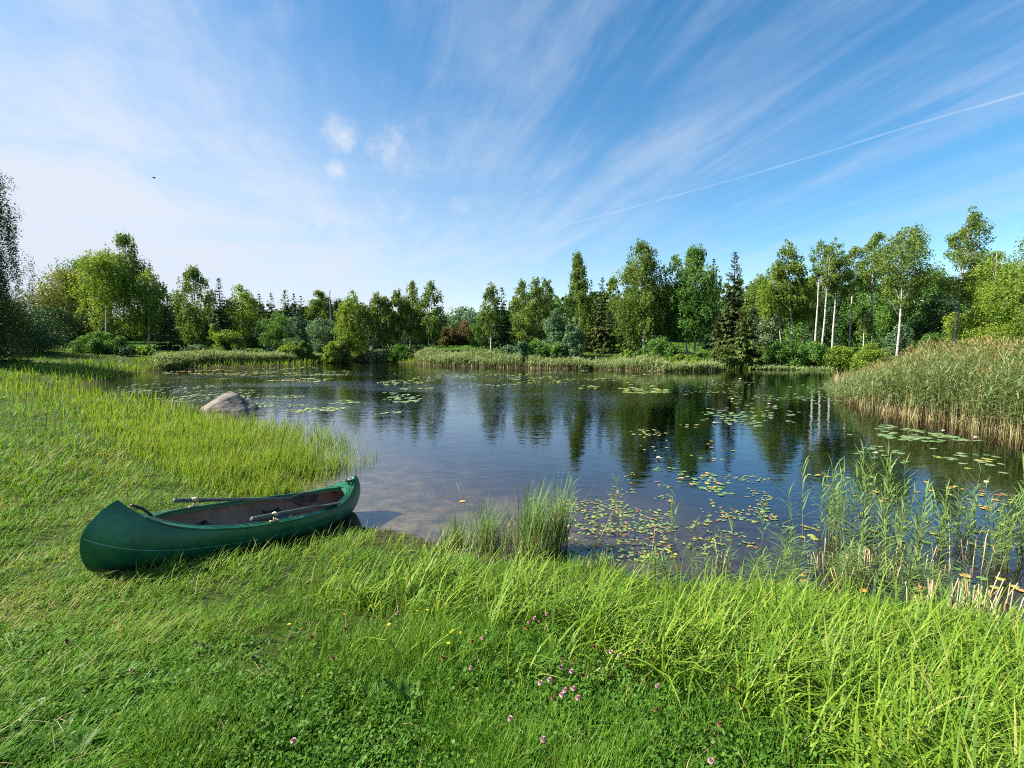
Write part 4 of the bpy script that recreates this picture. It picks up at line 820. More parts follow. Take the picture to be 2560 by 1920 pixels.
def lawn():
    rng = np.random.default_rng(11); Ps = []
    n = 300000
    q = np.column_stack([rng.uniform(-420, 2980, n), 905+(2420-905)*rng.random(n)**1.15]); P = ground_points(q[:, 0], q[:, 1])
    gap = fbm(P, 6.5, 3)+.7*fbm(P, 14.0, 4); near = np.clip(1.4-np.linalg.norm(P[:, :2], axis=1)/9, .25, 1)
    ok = (shore(P) > .04) & (P[:, 1] > .35) & (P[:, 1] < 60) & ~in_canoe(P) & (rng.random(n) < 1-near*np.clip(.35-.70*gap, 0, .78)); P, q = P[ok], q[ok]
    d = np.linalg.norm(P[:, :2], axis=1); q = project(P); f1, f2 = fbm(P, .55, 1), fbm(P, 2.6, 2)
    jit = rng.normal(0, 38, q.shape)+90*np.stack([f1, f2], 1); lush = inside(q+jit, LUSH); n = len(P)
    wear = np.exp(-((P[:, 0]+4.6)**2/6+(P[:, 1]-3.6)**2/2.2))          # trodden strip beside the canoe
    f3 = fbm(P, 7.0, 3); h = .043+.028*f1+.026*f2+.030*f3+rng.uniform(0, .05, n); h = np.where(d > 9, h*1.5, h); h = np.where(lush, h*1.55+.01, h); h = h*(1-.35*wear); h = np.maximum(h, .022)
    w = np.maximum(.0046, d*.00120)*rng.uniform(.7, 1.35, n)
    R = np.clip(.38+.17*f1+.12*f2+.06*f3+rng.normal(0, .19, n)+.30*wear+.12*np.clip((d-4)/5, 0, 1), 0, 1)
    az = np.where(rng.random(n) < .55, rng.normal(.55, .75, n), rng.uniform(0, 6.283, n))
    el = rng.normal(1.02, .30, n)-.22*wear; bend = rng.uniform(.1, .75, n)
    mb = MB(); k = ~lush; blades(mb, P[k], az[k], el[k], h[k]/np.clip(np.sin(el[k]), .5, 1), w[k], bend[k], R[k], 2)
    o = mb.build('lawn_grass', M['lawn']); tag(o, 'short mown grass covering the lawn', 'grass', kind='stuff')
    k = lush; mb = MB(); blades(mb, P[k], rng.uniform(0, 6.283, k.sum()), el[k]+rng.normal(.05, .2, k.sum()), h[k]*1.1, w[k]*1.1, bend[k], R[k], 2)
    # extra broad short leaves between the blades
    o = mb.build('meadow_grass', M['lush']); tag(o, 'longer deep green grass in the foreground', 'grass', kind='stuff')
    # ragged longer tufts strewn over the lawn
    q = np.column_stack([rng.uniform(-300, 2400, 1900), rng.uniform(1000, 2300, 1900)]); P = ground_points(q[:, 0], q[:, 1]); ok = (shore(P) > .1) & (P[:, 1] > .4) & ~in_canoe(P) & (fbm(P, .8, 9) > .05); P = P[ok]
    i = np.repeat(np.arange(len(P)), 16); d = np.linalg.norm(P[i, :2], axis=1); n = len(i); Q = P[i]+np.column_stack([rng.normal(0, .03+.004*d), rng.normal(0, .03+.004*d), 0*d]); ok = ~in_canoe(Q); Q = Q[ok]; n = len(Q); d = d[ok]; Q[:, 2] = terrain(Q)
    mb = MB(); blades(mb, Q, rng.normal(.5, 1.1, n), rng.normal(1.05, .25, n), rng.uniform(.07, .15, n), np.maximum(.0036, d*.0011), rng.uniform(.2, .7, n), np.clip(rng.normal(.45, .2, n), 0, 1), 3)
    o = mb.build('grass_tufts', M['lawn']); tag(o, 'ragged longer grass tufts strewn over the lawn', 'grass', kind='stuff')
lawn()
def lawn_beyond():
    """the same turf carried on past both sides of the picture and behind the camera"""
    rng = np.random.default_rng(26); n = 150000; P = np.column_stack([rng.uniform(-26, 16, n), -7+34*rng.random(n)**1.3, np.zeros(n)]); P = np.vstack([P, np.column_stack([rng.uniform(-6, 6, 90000), rng.uniform(-2, 2.2, 90000), np.zeros(90000)])]); n = len(P); q = project(P+[0, 0, .8]); out = (P[:, 1] < .4) | (q[:, 0] < -400) | (q[:, 0] > 2950) | (q[:, 1] > 2400)
    P = P[out]; s = shore(P); P = P[(s > .04) & ~in_canoe(P)]; P[:, 2] = terrain(P); n = len(P); d = np.linalg.norm(P[:, :2]-[0, 1], axis=1); f1, f2 = fbm(P, .55, 1), fbm(P, 2.6, 2)
    h = np.maximum(.07+.03*f1+.03*f2+rng.uniform(0, .06, n), .03); mb = MB(); blades(mb, P, rng.normal(.55, 1.2, n), rng.normal(1.0, .3, n), h*1.3, np.maximum(.007, d*.0016)*rng.uniform(.7, 1.3, n), rng.uniform(.1, .7, n), np.clip(.38+.17*f1+.12*f2+rng.normal(0, .19, n), 0, 1), 2)
    o = mb.build('lawn_grass', M['lawn']); tag(o, 'mown grass of the lawn beyond the edges of the view', 'grass', kind='stuff')
lawn_beyond()
def far_lawn():
    rng = np.random.default_rng(24); n = 120000; a = rng.uniform(-1.6, 1.1, n); Y = 26+110*rng.random(n)**.8; P = np.column_stack([a*Y*1.1, Y, 0*Y]); s = shore(P); ok = (s > .5) & (s < 55); P = P[ok]; Y = Y[ok]; P[:, 2] = np.minimum(terrain(P), 4); n = len(P)
    mb = MB(); blades(mb, P, rng.uniform(0, 6.28, n), rng.normal(.85, .3, n), rng.uniform(.10, .26, n), .0022*Y*rng.uniform(.7, 1.5, n), rng.uniform(.1, .6, n), np.clip(.42+.16*fbm(P, .12, 3)+rng.normal(0, .14, n), 0, 1), 2)
    o = mb.build('far_lawn_grass', M['lawn']); tag(o, 'mown grass of the lawns round the far side of the pond', 'grass', kind='stuff')
far_lawn()
def hull_grass():
    rng = np.random.default_rng(19); n = 900; u = rng.random(n); q = np.column_stack([np.interp(u, [0, .3, 1], [330, 520, 940]), np.interp(u, [0, .3, 1], [1440, 1425, 1330])+np.abs(rng.normal(0, 26, n))-6]); q = q[rng.random(n) < .35+.65*q[:, 0]/900]
    P = ground_points(q[:, 0], q[:, 1]); P = P[~in_canoe(P)]; n = len(P); mb = MB()
    blades(mb, P, rng.normal(.6, 1.2, n), rng.normal(1.2, .25, n), rng.uniform(.10, .30, n), rng.uniform(.003, .0065, n), rng.uniform(.1, .6, n), np.clip(rng.normal(.5, .22, n), 0, 1), 4)
    o = mb.build('long_grass', M['sedge']); tag(o, 'longer grass left standing along the near side of the canoe', 'grass', kind='stuff')
hull_grass()
def herbs():
    rng = np.random.default_rng(12); n = 16000
    q = np.column_stack([rng.uniform(-200, 2700, n), 1420+(2350-1420)*rng.random(n)]); P = ground_points(q[:, 0], q[:, 1])
    f = fbm(P, 1.3, 5); ok = (shore(P) > .3) & (P[:, 1] > .4) & ~in_canoe(P) & (f > -.12+.75*(q[:, 1] < 1560)+rng.normal(0, .3, n)) ; P = P[ok]; f = f[ok]; n = len(P)
    q = project(P); lush = inside(q+rng.normal(0, 60, q.shape), LUSH); hh = np.where(lush, rng.uniform(.03, .12, n), rng.uniform(.015, .06, n))
    mb = MB()
    for k in range(3):                                                # trefoils
        az = rng.uniform(0, 6.28, n); C = P+np.column_stack([np.cos(az)*.014, np.sin(az)*.014, hh])
        cards(mb, C, .019, .75, 1.2, rng, np.clip(rng.normal(.45, .22, n), 0, 1))
    o = mb.build('clover_leaves', M['herb']); tag(o, 'clover and small herb leaves woven through the grass', 'clover', kind='stuff')
    k = rng.permutation(n)[:2400]; mb = MB(); Q = P[k]
    for _ in range(4): blades(mb, Q+rng.normal(0, .012, Q.shape)*[1, 1, 0], rng.uniform(0, 6.28, len(Q)), rng.uniform(.5, 1.2, len(Q)), rng.uniform(.05, .13, len(Q)), rng.uniform(.010, .022, len(Q)), rng.uniform(.2, .6, len(Q)), rng.uniform(0, 1, len(Q)), 3)
    o = mb.build('broad_weeds', M['herb']); tag(o, 'broad leaved weeds such as plantain in the lawn', 'weeds', kind='stuff')
herbs()
def sedge_bank():
    rng = np.random.default_rng(13); nt = 1150; q = poly_sample(SEDGE, nt, rng); q = q+np.column_stack([rng.normal(0, 40, nt), np.abs(rng.normal(0, 1, nt))*np.where(q[:, 0] < 2000, 55, 20)]); P = ground_points(q[:, 0], q[:, 1]); s = shore(P)
    # thick along the water, thinning into the lawn
    keep = (P[:, 1] > .5) & ~in_canoe(P) & (s > -.1) & (rng.random(nt) < np.clip(1.35-.38*s+.25*(P[:, 0] > 1.4), .10, 1)); P = P[keep]; s = s[keep]
    i = np.repeat(np.arange(len(P)), 13); n = len(i); d = np.linalg.norm(P[i, :2], axis=1)
    Q = P[i]+np.column_stack([rng.normal(0, .05, n), rng.normal(0, .05, n), np.zeros(n)]); ok = ~in_canoe(Q); Q = Q[ok]; n = len(Q); d = d[ok]; Q[:, 2] = terrain(Q)
    L = rng.uniform(.22, .60, n)*np.where(Q[:, 0] < -.9, .72, 1.0)
    mb = MB(); blades(mb, Q, np.where(rng.random(n) < .5, rng.normal(.3, 1.0, n), rng.uniform(0, 6.283, n)), rng.normal(1.22, .24, n), L, rng.uniform(.0055, .0125, n), rng.uniform(.10, .70, n), np.clip(rng.normal(.46, .27, n), 0, 1), 4)
    o = mb.build('sedge', M['sedge']); tag(o, 'bright arching sedge along the near bank', 'sedge', kind='stuff')
sedge_bank()
def thatch():
    rng = np.random.default_rng(23); n = 2700; q = np.column_stack([rng.uniform(-250, 2750, n), rng.uniform(1080, 2300, n)]); P = ground_points(q[:, 0], q[:, 1]); s = shore(P)
    ok = (s > .02) & (P[:, 1] > .4) & ~in_canoe(P) & (rng.random(n) < np.clip(.35+.9*np.exp(-s/.35)+.4*fbm(P, 1.0, 34), .05, 1)); P = P[ok]; n = len(P); P[:, 2] += rng.uniform(.0, .05, n); d = np.linalg.norm(P[:, :2], axis=1)
    mb = MB(); blades(mb, P, rng.uniform(0, 6.28, n), rng.normal(.45, .35, n), rng.uniform(.06, .24, n), np.maximum(.0026, d*.0008), rng.uniform(0, .5, n), rng.random(n), 3)
    o = mb.build('dry_grass', M['straw']); tag(o, 'dry dead blades and thatch scattered through the grass', 'grass', kind='stuff')
thatch()
def tall_grass():
    rng = np.random.default_rng(14); n = 14500; q = poly_sample(TALL, n, rng); q = q+rng.normal(0, 1, q.shape)*[26, 9]
    P = ground_points(q[:, 0], q[:, 1]); e = np.clip((q[:, 0]-560)/330, 0, 1)         # opens out over the water to the right
    clump = fbm(P, 2.2, 21); ok = ~in_canoe(P) & (rng.random(n) < np.clip(1.05-.80*e+.7*clump*(.25+e), .05, 1)); P = P[ok]; q = q[ok]; n = len(P)
    d = np.linalg.norm(P[:, :2], axis=1); L = rng.uniform(.30, .62, n)*np.interp(q[:, 1], [1000, 1090, 1200, 1260], [.95, 1.0, .85, .55]); L = L*np.interp(shore(P), [.2, .9, 2.2], [1, .8, .42])*(1+.22*fbm(P, 1.1, 77))-np.minimum(P[:, 2], 0)*.7
    mb = MB(); blades(mb, P, rng.normal(.2, 1.3, n), rng.normal(1.36, .13, n), L, np.maximum(.005, d*.0010)*rng.uniform(.7, 1.3, n), rng.uniform(.02, .30, n), np.clip(rng.normal(.45, .2, n), 0, 1), 3)
    o = mb.build('shore_grass', M['tall']); tag(o, 'tall thin yellow green grass standing at and in the water behind the canoe', 'grass', kind='stuff')
tall_grass()
def bank_fringe():
    """grassy edge round the rest of the pond"""
    rng = np.random.default_rng(15); i = rng.integers(0, len(POND), 24000); t = rng.random(24000); A = POND[i]; B = np.roll(POND, -1, 0)[i]
    seg = np.linalg.norm(B-A, axis=1); keep = rng.random(24000) < np.clip(seg/9, .05, 1); A, B, t = A[keep], B[keep], t[keep]
    c = A+(B-A)*t[:, None]; nrm = np.stack([(B-A)[:, 1], -(B-A)[:, 0]], 1); nrm /= np.linalg.norm(nrm, axis=1)[:, None]
    c = c+nrm*(rng.random(len(c))**1.6*5-.5)[:, None]; P = np.column_stack([c, np.zeros(len(c))]); s = shore(P); d = np.linalg.norm(c, axis=1)
    ok = (s > -.35) & (d > 12); P, d = P[ok], d[ok]; P[:, 2] = np.maximum(terrain(P), -.05); n = len(P)
    mb = MB(); blades(mb, P, rng.uniform(0, 6.28, n), rng.normal(1.35, .14, n), rng.uniform(.25, .65, n), .0012*d*rng.uniform(.8, 1.5, n), rng.uniform(0, .3, n), np.clip(rng.normal(.40, .2, n), 0, 1), 2)
    o = mb.build('bank_grass', M['tall']); mb = MB()
    tag(o, 'rough grass fringing the far banks', 'grass', kind='stuff')
    q = np.concatenate([np.column_stack([rng.uniform(1660, 1780, 900), rng.uniform(917, 928, 900)]), np.column_stack([rng.uniform(1870, 2110, 2200), rng.uniform(911, 922, 2200)])]); P = np.array([at(*v) for v in q]); s = shore(P); P = P[s > -.5]; P[:, 2] = np.maximum(terrain(P), -.05); n = len(P)
    blades(mb, P, rng.uniform(0, 6.28, n), rng.normal(1.35, .14, n), rng.uniform(.25, .75, n), .05*rng.uniform(.8, 1.5, n), rng.uniform(0, .3, n), np.clip(rng.normal(.55, .2, n), 0, 1), 2)
    o = mb.build('bank_grass', M['sedge']); tag(o, 'bright yellow green grass under the right birch row', 'grass', kind='stuff')
bank_fringe()

# ------------------------------------------------------------------ reeds
def reed_mass(name, label, P, H, rng, width, leaves=6, leaf_len=.42, straw=.35, plume=0.0, lean=0.12, stem_w=.012, tint=0.0, wind=.35, lo=.42):
    """a bed of reeds: stems, leaves, dead straw, plumes as materials of one stand"""
    n = len(P); mb = MB(); az = rng.normal(0, 1.6, n); el = 1.5708-np.abs(rng.normal(0, lean, n)); Hs = H*rng.uniform(.72, 1.05, n)
    d3 = np.stack([np.cos(az)*np.cos(el), np.sin(az)*np.cos(el), np.sin(el)], 1)
    blades(mb, P, az, el, Hs, stem_w*np.ones(n), .015, rng.random(n), 3, [1, .9, .7], mat=1)
    for k in range(leaves):
        u = rng.uniform(lo, 1.0, n); Q = P+d3*(Hs*u)[:, None]; a = np.where(rng.random(n) < .6, rng.normal(wind, .7, n), rng.uniform(0, 6.28, n))
        blades(mb, Q, a, rng.normal(.75, .28, n), leaf_len*rng.uniform(.6, 1.25, n), width*rng.uniform(.7, 1.3, n), rng.uniform(.15, .60, n), np.clip(rng.normal(.42+tint, .2, n), 0, 1), 3, mat=0)
    m = int(n*straw)
    if m:
        j = rng.integers(0, n, m); Q = P[j]+np.column_stack([rng.normal(0, .15, m), rng.normal(0, .15, m), np.zeros(m)])
        blades(mb, Q, rng.uniform(0, 6.28, m), 1.5708-np.abs(rng.normal(0, .38, m)), H[j]*rng.uniform(.25, .62, m), stem_w*1.15, .03, rng.random(m), 2, [1, .9], mat=2)
    if plume:
        j = rng.permutation(n)[:int(n*plume)]; m = len(j); Q = P[j]+d3[j]*Hs[j][:, None]
        for _ in range(3): blades(mb, Q, rng.normal(wind, .9, m), rng.normal(.9, .4, m), rng.uniform(.16, .32, m), width*1.5*np.ones(m), .4, rng.random(m), 2, [.6, 1.0], mat=3)
    o = mb.build(name, [M['reed'], M['reed_stem'], M['straw'], M['plume']]); tag(o, label, 'reeds', kind='stuff'); return o
def reed_beds():
    rng = np.random.default_rng(31)
    # the big bed on the right
    front = np.array([at(2085, 962)[:2], at(2110, 998)[:2], at(2200, 1024)[:2], at(2330, 1050)[:2], at(2560, 1092)[:2], at(2750, 1128)[:2]])
    n = 5200; t = rng.random(n)*(len(front)-1); i = np.minimum(t.astype(int), len(front)-2); c = front[i]+(front[i+1]-front[i])*(t-i)[:, None]
    dep = rng.random(n)**1.5*13; away = np.array([.62, .78]); c = c+away*dep[:, None]+rng.normal(0, .25, (n, 2))
    P = np.column_stack([c, np.zeros(n)]); z = terrain(P); P[:, 2] = np.clip(z, -.3, .1)
    H = np.interp(dep, [0, 1.2, 3.5, 13], [1.55, 1.95, 2.45, 2.95])*np.interp(t, [0, .8, 2.0, 5], [.72, .86, 1.0, 1.0])-P[:, 2]*.8
    cap = np.interp(project(P)[:, 0], [2055, 2095, 2150, 2240, 2310, 2560], [992, 968, 938, 900, 868, 862])+rng.normal(0, 7, n)      # the bed sinks towards its water end
    tp = np.stack([0*cap, math.cos(PITCH)+(960-cap)/F*math.sin(PITCH), -math.sin(PITCH)+(960-cap)/F*math.cos(PITCH)], 1); zc = CAMZ+tp[:, 2]/tp[:, 1]*P[:, 1]
    H = np.clip(np.minimum(H*1.05, (zc-P[:, 2])/.99), .45, 3.6)
    k = dep < 4.0
    reed_mass('reed_bed', 'tall blue green reed bed with dead straw at its foot on the right shore', P[k], H[k], rng, .024, 10, .42, 1.3, 0.06, .17, .012, tint=.24, wind=2.6, lo=.36)
    reed_mass('reed_bed', 'back of the right reed bed with brownish plumes on top', P[~k], H[~k], rng, .026, 6, .36, .15, .75, .13, .013, tint=.36, wind=2.6, lo=.6)
    # broken straw leaning out over the water at the foot of the bed
    n = 650; t = rng.random(n)*(len(front)-1); i = np.minimum(t.astype(int), len(front)-2); c = front[i]+(front[i+1]-front[i])*(t-i)[:, None]+away*rng.uniform(-.1, .9, n)[:, None]; mb = MB()
    blades(mb, np.column_stack([c, np.full(n, -.02)]), rng.uniform(0, 6.28, n), 1.5708-np.abs(rng.normal(0, .45, n)), rng.uniform(.4, 1.25, n), .015, rng.uniform(0, .12, n), rng.random(n), 3, [1, .9, .8])
    o = mb.build('dead_reeds', M['straw']); tag(o, 'dead straw leaning every way at the foot of the right reed bed', 'reeds', kind='stuff')
    def strip(pts, n, depth, h, name, label, **kw):
        F_ = np.array([at(*p)[:2] for p in pts]); seg = np.linalg.norm(np.diff(F_, axis=0), axis=1); cum = np.concatenate([[0], np.cumsum(seg)]); t = rng.random(n)*cum[-1]
        c = np.stack([np.interp(t, cum, F_[:, k]) for k in (0, 1)], 1); nr = c/np.linalg.norm(c, axis=1)[:, None]; dd = rng.random(n)*depth; c = c+nr*dd[:, None]+rng.normal(0, .15, (n, 2))
        P = np.column_stack([c, np.zeros(n)]); P[:, 2] = np.minimum(terrain(P), .25); hh = (.72+.18*fbm(P, .9, 88))*np.interp(t/cum[-1], np.linspace(0, 1, len(h)), h)*np.interp(dd, [0, depth*.3, depth], [.8, 1, 1.05])
        D = np.linalg.norm(c, axis=1).mean(); reed_mass(name, label, P, hh, rng, .0009*D, kw.pop('leaves', 5), kw.pop('ll', .42), kw.pop('straw', .4), kw.pop('plume', 0), kw.pop('lean', .10), .00055*D, tint=kw.pop('tint', .26), **kw)
    strip([(385, 927), (470, 921), (560, 917), (660, 914), (735, 909)], 2300, 4.5, [1.1, 1.75, 1.7, 1.5, 1.2], 'reed_belt', 'dense blue green reed belt along the far left shore', straw=.12)
    strip([(720, 908), (770, 906), (806, 904)], 500, 2.5, [1.2, 1.3, .9], 'reed_belt', 'pale leaning reeds at the tip of the far left belt', straw=.2, lean=.2)
    strip([(800, 899), (850, 899), (880, 900)], 350, 4, [1.3, 1.5, 1.3], 'reed_belt', 'shaded reeds in the far bay', straw=.0)
    strip([(850, 905), (920, 903), (1000, 904), (1040, 905)], 1400, 3, [1.0, 1.6, 1.6, 1.5], 'reed_belt', 'tawny footed reeds before the middle birch group', straw=1.1)
    strip([(1040, 907), (1075, 913), (1130, 916), (1200, 918), (1300, 920)], 2300, 5, [1.3, 1.7, 1.75, 1.7, 1.3], 'reed_belt', 'green topped reed belt in the middle of the far shore', straw=.9)
    strip([(1320, 920), (1380, 922), (1430, 922)], 1000, 2, [1.1, 1.05, 1.1], 'reed_belt', 'low straw coloured reed patch below the blue green trees', straw=2.4, leaves=2)
    strip([(1430, 922), (1460, 924), (1483, 923)], 420, 2, [1.3, 1.25, .9], 'reed_belt', 'green leaning reed tuft right of the low straw patch', straw=.2)
    strip([(1485, 924), (1540, 925), (1600, 927), (1660, 930)], 1100, 3, [1.2, 1.35, 1.4, 1.2], 'reed_belt', 'mixed straw and green reeds before the large pale birch', straw=1.4, leaves=3)
    strip([(1660, 929), (1740, 928), (1800, 927)], 420, 1.5, [1.0, 1.0, .8], 'reed_belt', 'thin bright reeds before the full pair of birches', straw=.2)
    strip([(1890, 924), (1980, 925), (2080, 926)], 260, 1.0, [.45, .5, .5], 'reed_belt', 'low yellow green fringe under the right birch row', straw=.3, tint=.2)
reed_beds()
REED_MESH = {}
def reed_protos():
    """single reeds built with a stem and leaves; copies share these meshes"""
    for v in range(7):
        rng = np.random.default_rng(500+v); H = 1.0; line = trunk_line(H, (rng.normal(0, .06), rng.normal(0, .06)), rng, wig=.03)
        s = MB(); tube(s, line, np.linspace(.0055, .0022, 9), 5, R=.5)
        l = MB(); n = 15 if v < 5 else 9; u = np.linspace(.30, 1.0, n); Q = along(line, u); az = np.where(np.arange(n) % 2, .2, 3.3)+rng.normal(0, .45, n)+v
        blades(l, Q, az, np.interp(u, [.3, .8, 1], [.7, 1.0, 1.35])+rng.normal(0, .12, n), rng.uniform(.22, .40, n)*np.interp(u, [.3, .6, 1], [.8, 1.05, .85]), rng.uniform(.011, .018, n), rng.uniform(.06, .34, n), np.clip(rng.normal(.45, .16, n), 0, 1), 4)
        REED_MESH[v] = (s.mesh('stem', M['reed_stem']), l.mesh('leaf_blades', M['reed_fresh']))
reed_protos()
def put_reed(x, y, H, label, group, rng, v=None):
    v = int(rng.integers(0, 7)) if v is None else v; z = tz(x, y); r = empty('reed', (x, y, z)); tag(r, label, 'reed', group)
    r.rotation_euler = (rng.normal(0, .07), rng.normal(0, .07), rng.uniform(0, 6.28)); k = H-z; r.scale = (.55+.45*k, .55+.45*k, k)
    a, b = REED_MESH[v]; link(bpy.data.objects.new('stem', a), r); link(bpy.data.objects.new('leaf_blades', b), r)
def front_reeds():
    rng = np.random.default_rng(33)
    for px, py, top, lab in ((1690, 1345, 1235, 'lone upright reed with a full tuft of leaves amid the small floating leaves'), (1678, 1342, 1262, 'second stem of the lone upright reed, slightly shorter'),
            (1478, 1318, 1253, 'short lone reed left of the floating leaf patch, near the sedge tuft'), (1540, 1278, 1206, 'slender blade like reed farther out from the sedge tuft'), (1426, 1330, 1205, 'reed just right of the sedge tuft with its tip bent over'),
            (1550, 1352, 1280, 'pair standing reed with drooping leaves between the sedge tuft and the lone upright reed'), (1822, 1395, 1288, 'reed with spread leaves left of the right reed cluster'), (1793, 1393, 1330, 'stubby reed beside the one with spread leaves'),
            (1735, 1345, 1297, 'small bent reed right of the lone upright reed'), (1905, 1350, 1262, 'arching reed at the left edge of the right cluster'), (1985, 1300, 1215, 'reed leaning left over open blue water'), (1975, 1298, 1240, 'pale broken reed below the one leaning left')):
        b = at(px, py); put_reed(b[0], b[1], at_dist(1280, top, b[1])[2], lab, 'single reeds in the water', rng)
    def cluster(cx, cy, sx, sy, n, top, lab):
        for _ in range(int(n*1.7)):
            px, py = rng.normal(cx, sx), rng.normal(cy, sy); b = at(px, min(py, 1560)); H = at_dist(1280, top, at(cx, cy)[1])[2]*rng.uniform(.36, .99)
            put_reed(b[0], b[1], max(H, .25), lab, lab, rng)
    cluster(2085, 1330, 34, 18, 14, 1165, 'green reed of the tall clump at the left of the right cluster')
    cluster(2195, 1300, 34, 14, 12, 1135, 'green reed of the tallest clump in the right cluster, standing farther out')
    cluster(2180, 1400, 80, 26, 18, 1265, 'reed with straw foot in the middle of the right cluster')
    cluster(2330, 1365, 55, 24, 14, 1215, 'reed of the loose clump right of the tallest clump')
    cluster(2440, 1330, 30, 15, 8, 1205, 'thin reed towards the right end of the cluster')
    cluster(2500, 1395, 26, 20, 10, 1245, 'reed of the feathery clump near the right edge')
    cluster(2555, 1370, 16, 30, 6, 1190, 'reed at the very right edge of the picture')
    cluster(1960, 1430, 50, 24, 9, 1330, 'broad leaved young reed at the near waterline left of the cluster')
    cluster(1760, 1440, 90, 12, 12, 1385, 'small fresh reed shoot at the water edge in the middle of the near bank')
    cluster(2120, 1470, 120, 16, 16, 1375, 'young reed shoot between the sedge bank and the right cluster')
    cluster(2300, 1500, 70, 26, 12, 1385, 'low young reed rooted in the near bank below the cluster')
    # dead broken stalks
    def stalk(px, py, L, lean, az, lab, g):
        P = ground_points(np.array([px]), np.array([py]))[0]; mb = MB(); d = np.array([math.cos(az)*math.sin(lean), math.sin(az)*math.sin(lean), math.cos(lean)])
        tube(mb, [P-d*.03, P+d*L*.5+rng.normal(0, .006, 3), P+d*L], [.0055, .005, .0045], 6, R=rng.random()); o = mb.build('dead_reed_stalk', M['straw'], None, True); tag(o, lab, 'dead reed', g)
    for _ in range(75): stalk(np.clip(rng.normal(2430, 85), 2200, 2640), rng.normal(1545, 22), rng.uniform(.16, .42), abs(rng.normal(.35, .25)), rng.normal(.4, .6), 'pale dead reed stalk in the broken stubble at the right edge of the bank', 'broken stubble on the right bank')
    for _ in range(60): stalk(rng.normal(2175, 85), rng.normal(1430, 18), rng.uniform(.15, .40), abs(rng.normal(.14, .12)), rng.uniform(0, 6.28), 'pale cut stalk standing in the water among the right reeds', 'cut stalks among the right reeds')
    for _ in range(20): stalk(rng.normal(2410, 70), rng.normal(1420, 34), rng.uniform(.2, .5), abs(rng.normal(.2, .2)), rng.uniform(0, 6.28), 'dead stalk leaning in dark water behind the stubble', 'dead stalks in the water at the right')
    for _ in range(8): stalk(rng.normal(1805, 8), rng.normal(1412, 8), rng.uniform(.10, .28), abs(rng.normal(.3, .15)), rng.uniform(0, 6.28), 'straw stump of the small dead clump left of the right cluster', 'small dead clump in the water')
    for px, py, L, le, az, lab in ((1480, 1385, .62, .45, .3, 'long dead stalk slanting right over the muddy shallows'), (1625, 1415, .5, .12, .4, 'dead stalk standing at the water edge in the middle'), (1165, 1265, .42, .5, 2.5, 'thin dry grass stalk leaning left above the sedge tuft')):
        stalk(px, py, L, le, az, lab, None)
front_reeds()
def tussock(px, py, spread, n, top, label, leafy=.4):
    rng = np.random.default_rng(int(px*7+py)); b = at(px, py); z = tz(b[0], b[1]); r = empty('sedge_tuft', (b[0], b[1], z)); tag(r, label, 'sedge tuft', 'sedge tufts at the water edge')
    Hh = at_dist(1280, top, b[1])[2]-z; th = rng.uniform(0, 6.28, n); rr = spread/F*b[1]*np.minimum(np.abs(rng.normal(0, .55, n)), 1.0); P = np.column_stack([np.cos(th)*rr, np.sin(th)*rr*1.1, np.zeros(n)]); P[:, 2] = terrain(P+[b[0], b[1], 0])-z
    mb = MB(); blades(mb, P, rng.normal(.1, 1.4, n), rng.normal(1.40, .13, n), Hh*rng.uniform(.30, 1.10, n)*np.exp(-.35*(rr/(spread/F*b[1]))**2), rng.uniform(.005, .011, n), rng.uniform(.0, .20, n), np.clip(rng.normal(.40, .2, n), 0, 1), 4); mb.build('leaf_blades', M['reed_fresh'], r)
    k = n//2; mb = MB(); j = rng.integers(0, n, k); blades(mb, P[j]+rng.normal(0, .02, (k, 3))*[1, 1, 0], rng.uniform(0, 6.28, k), rng.normal(1.3, .2, k), Hh*rng.uniform(.25, .6, k), rng.uniform(.005, .009, k), .1, rng.uniform(.1, .9, k), 3); mb.build('dead_blades', M['straw'], r)
tussock(1330, 1385, 70, 460, 1190, 'dense blue green sedge tuft standing in the water at the middle of the near bank')
tussock(1390, 1368, 30, 190, 1170, 'tallest right hand part of the sedge growth, with arching tips')
tussock(1220, 1368, 78, 260, 1240, 'looser sedge tuft left of the dense one')
tussock(1140, 1368, 44, 150, 1275, 'low thin sedge tuft where the sandy shallows begin')
tussock(1500, 1440, 60, 160, 1370, 'short bright sedge tuft on the bank right of the dense one')

# ------------------------------------------------------------------ lily pads and floating leaves
PADS = {}
def pad_mesh(m, oval=False, seed=0):
    rng = np.random.default_rng(seed); k = 22; mb = MB()
    th = np.linspace(.16 if not oval else 0, 2*math.pi-(.16 if not oval else 2*math.pi/k), k); r = 1+.05*np.sin(3*th+seed)+rng.normal(0, .015, k)
    e = np.stack([np.cos(th)*r, np.sin(th)*r*(.5 if oval else .92), .035*np.sin(2*th+seed)+.02+.05*np.maximum(0, rng.normal(0, .5, k))*(not oval)], 1); inn = e*[.55, .55, .25]; c = np.array([[.0 if oval else .12, 0, .0]])
    V = np.vstack([c, inn, e, e-[0, 0, .035]]); T = [(0, 1+i, 1+(i+1) % k) for i in range(k if oval else k-1)]; Q = []
    for i in range(k if oval else k-1): j = (i+1) % k; Q += [(1+i, 1+k+i, 1+k+j, 1+j), (1+k+i, 1+2*k+i, 1+2*k+j, 1+k+j)]
    mb.add(V, T, Q); return mb.mesh('lily_pad', m, True)
for c in ('pad_green', 'pad_pale', 'pad_yellow', 'pad_orange', 'pad_red'):
    PADS[c] = [pad_mesh(M[c], False, 3+s) for s in range(3)]; PADS[c+'_o'] = [pad_mesh(M[c], True, 9+s) for s in range(2)]
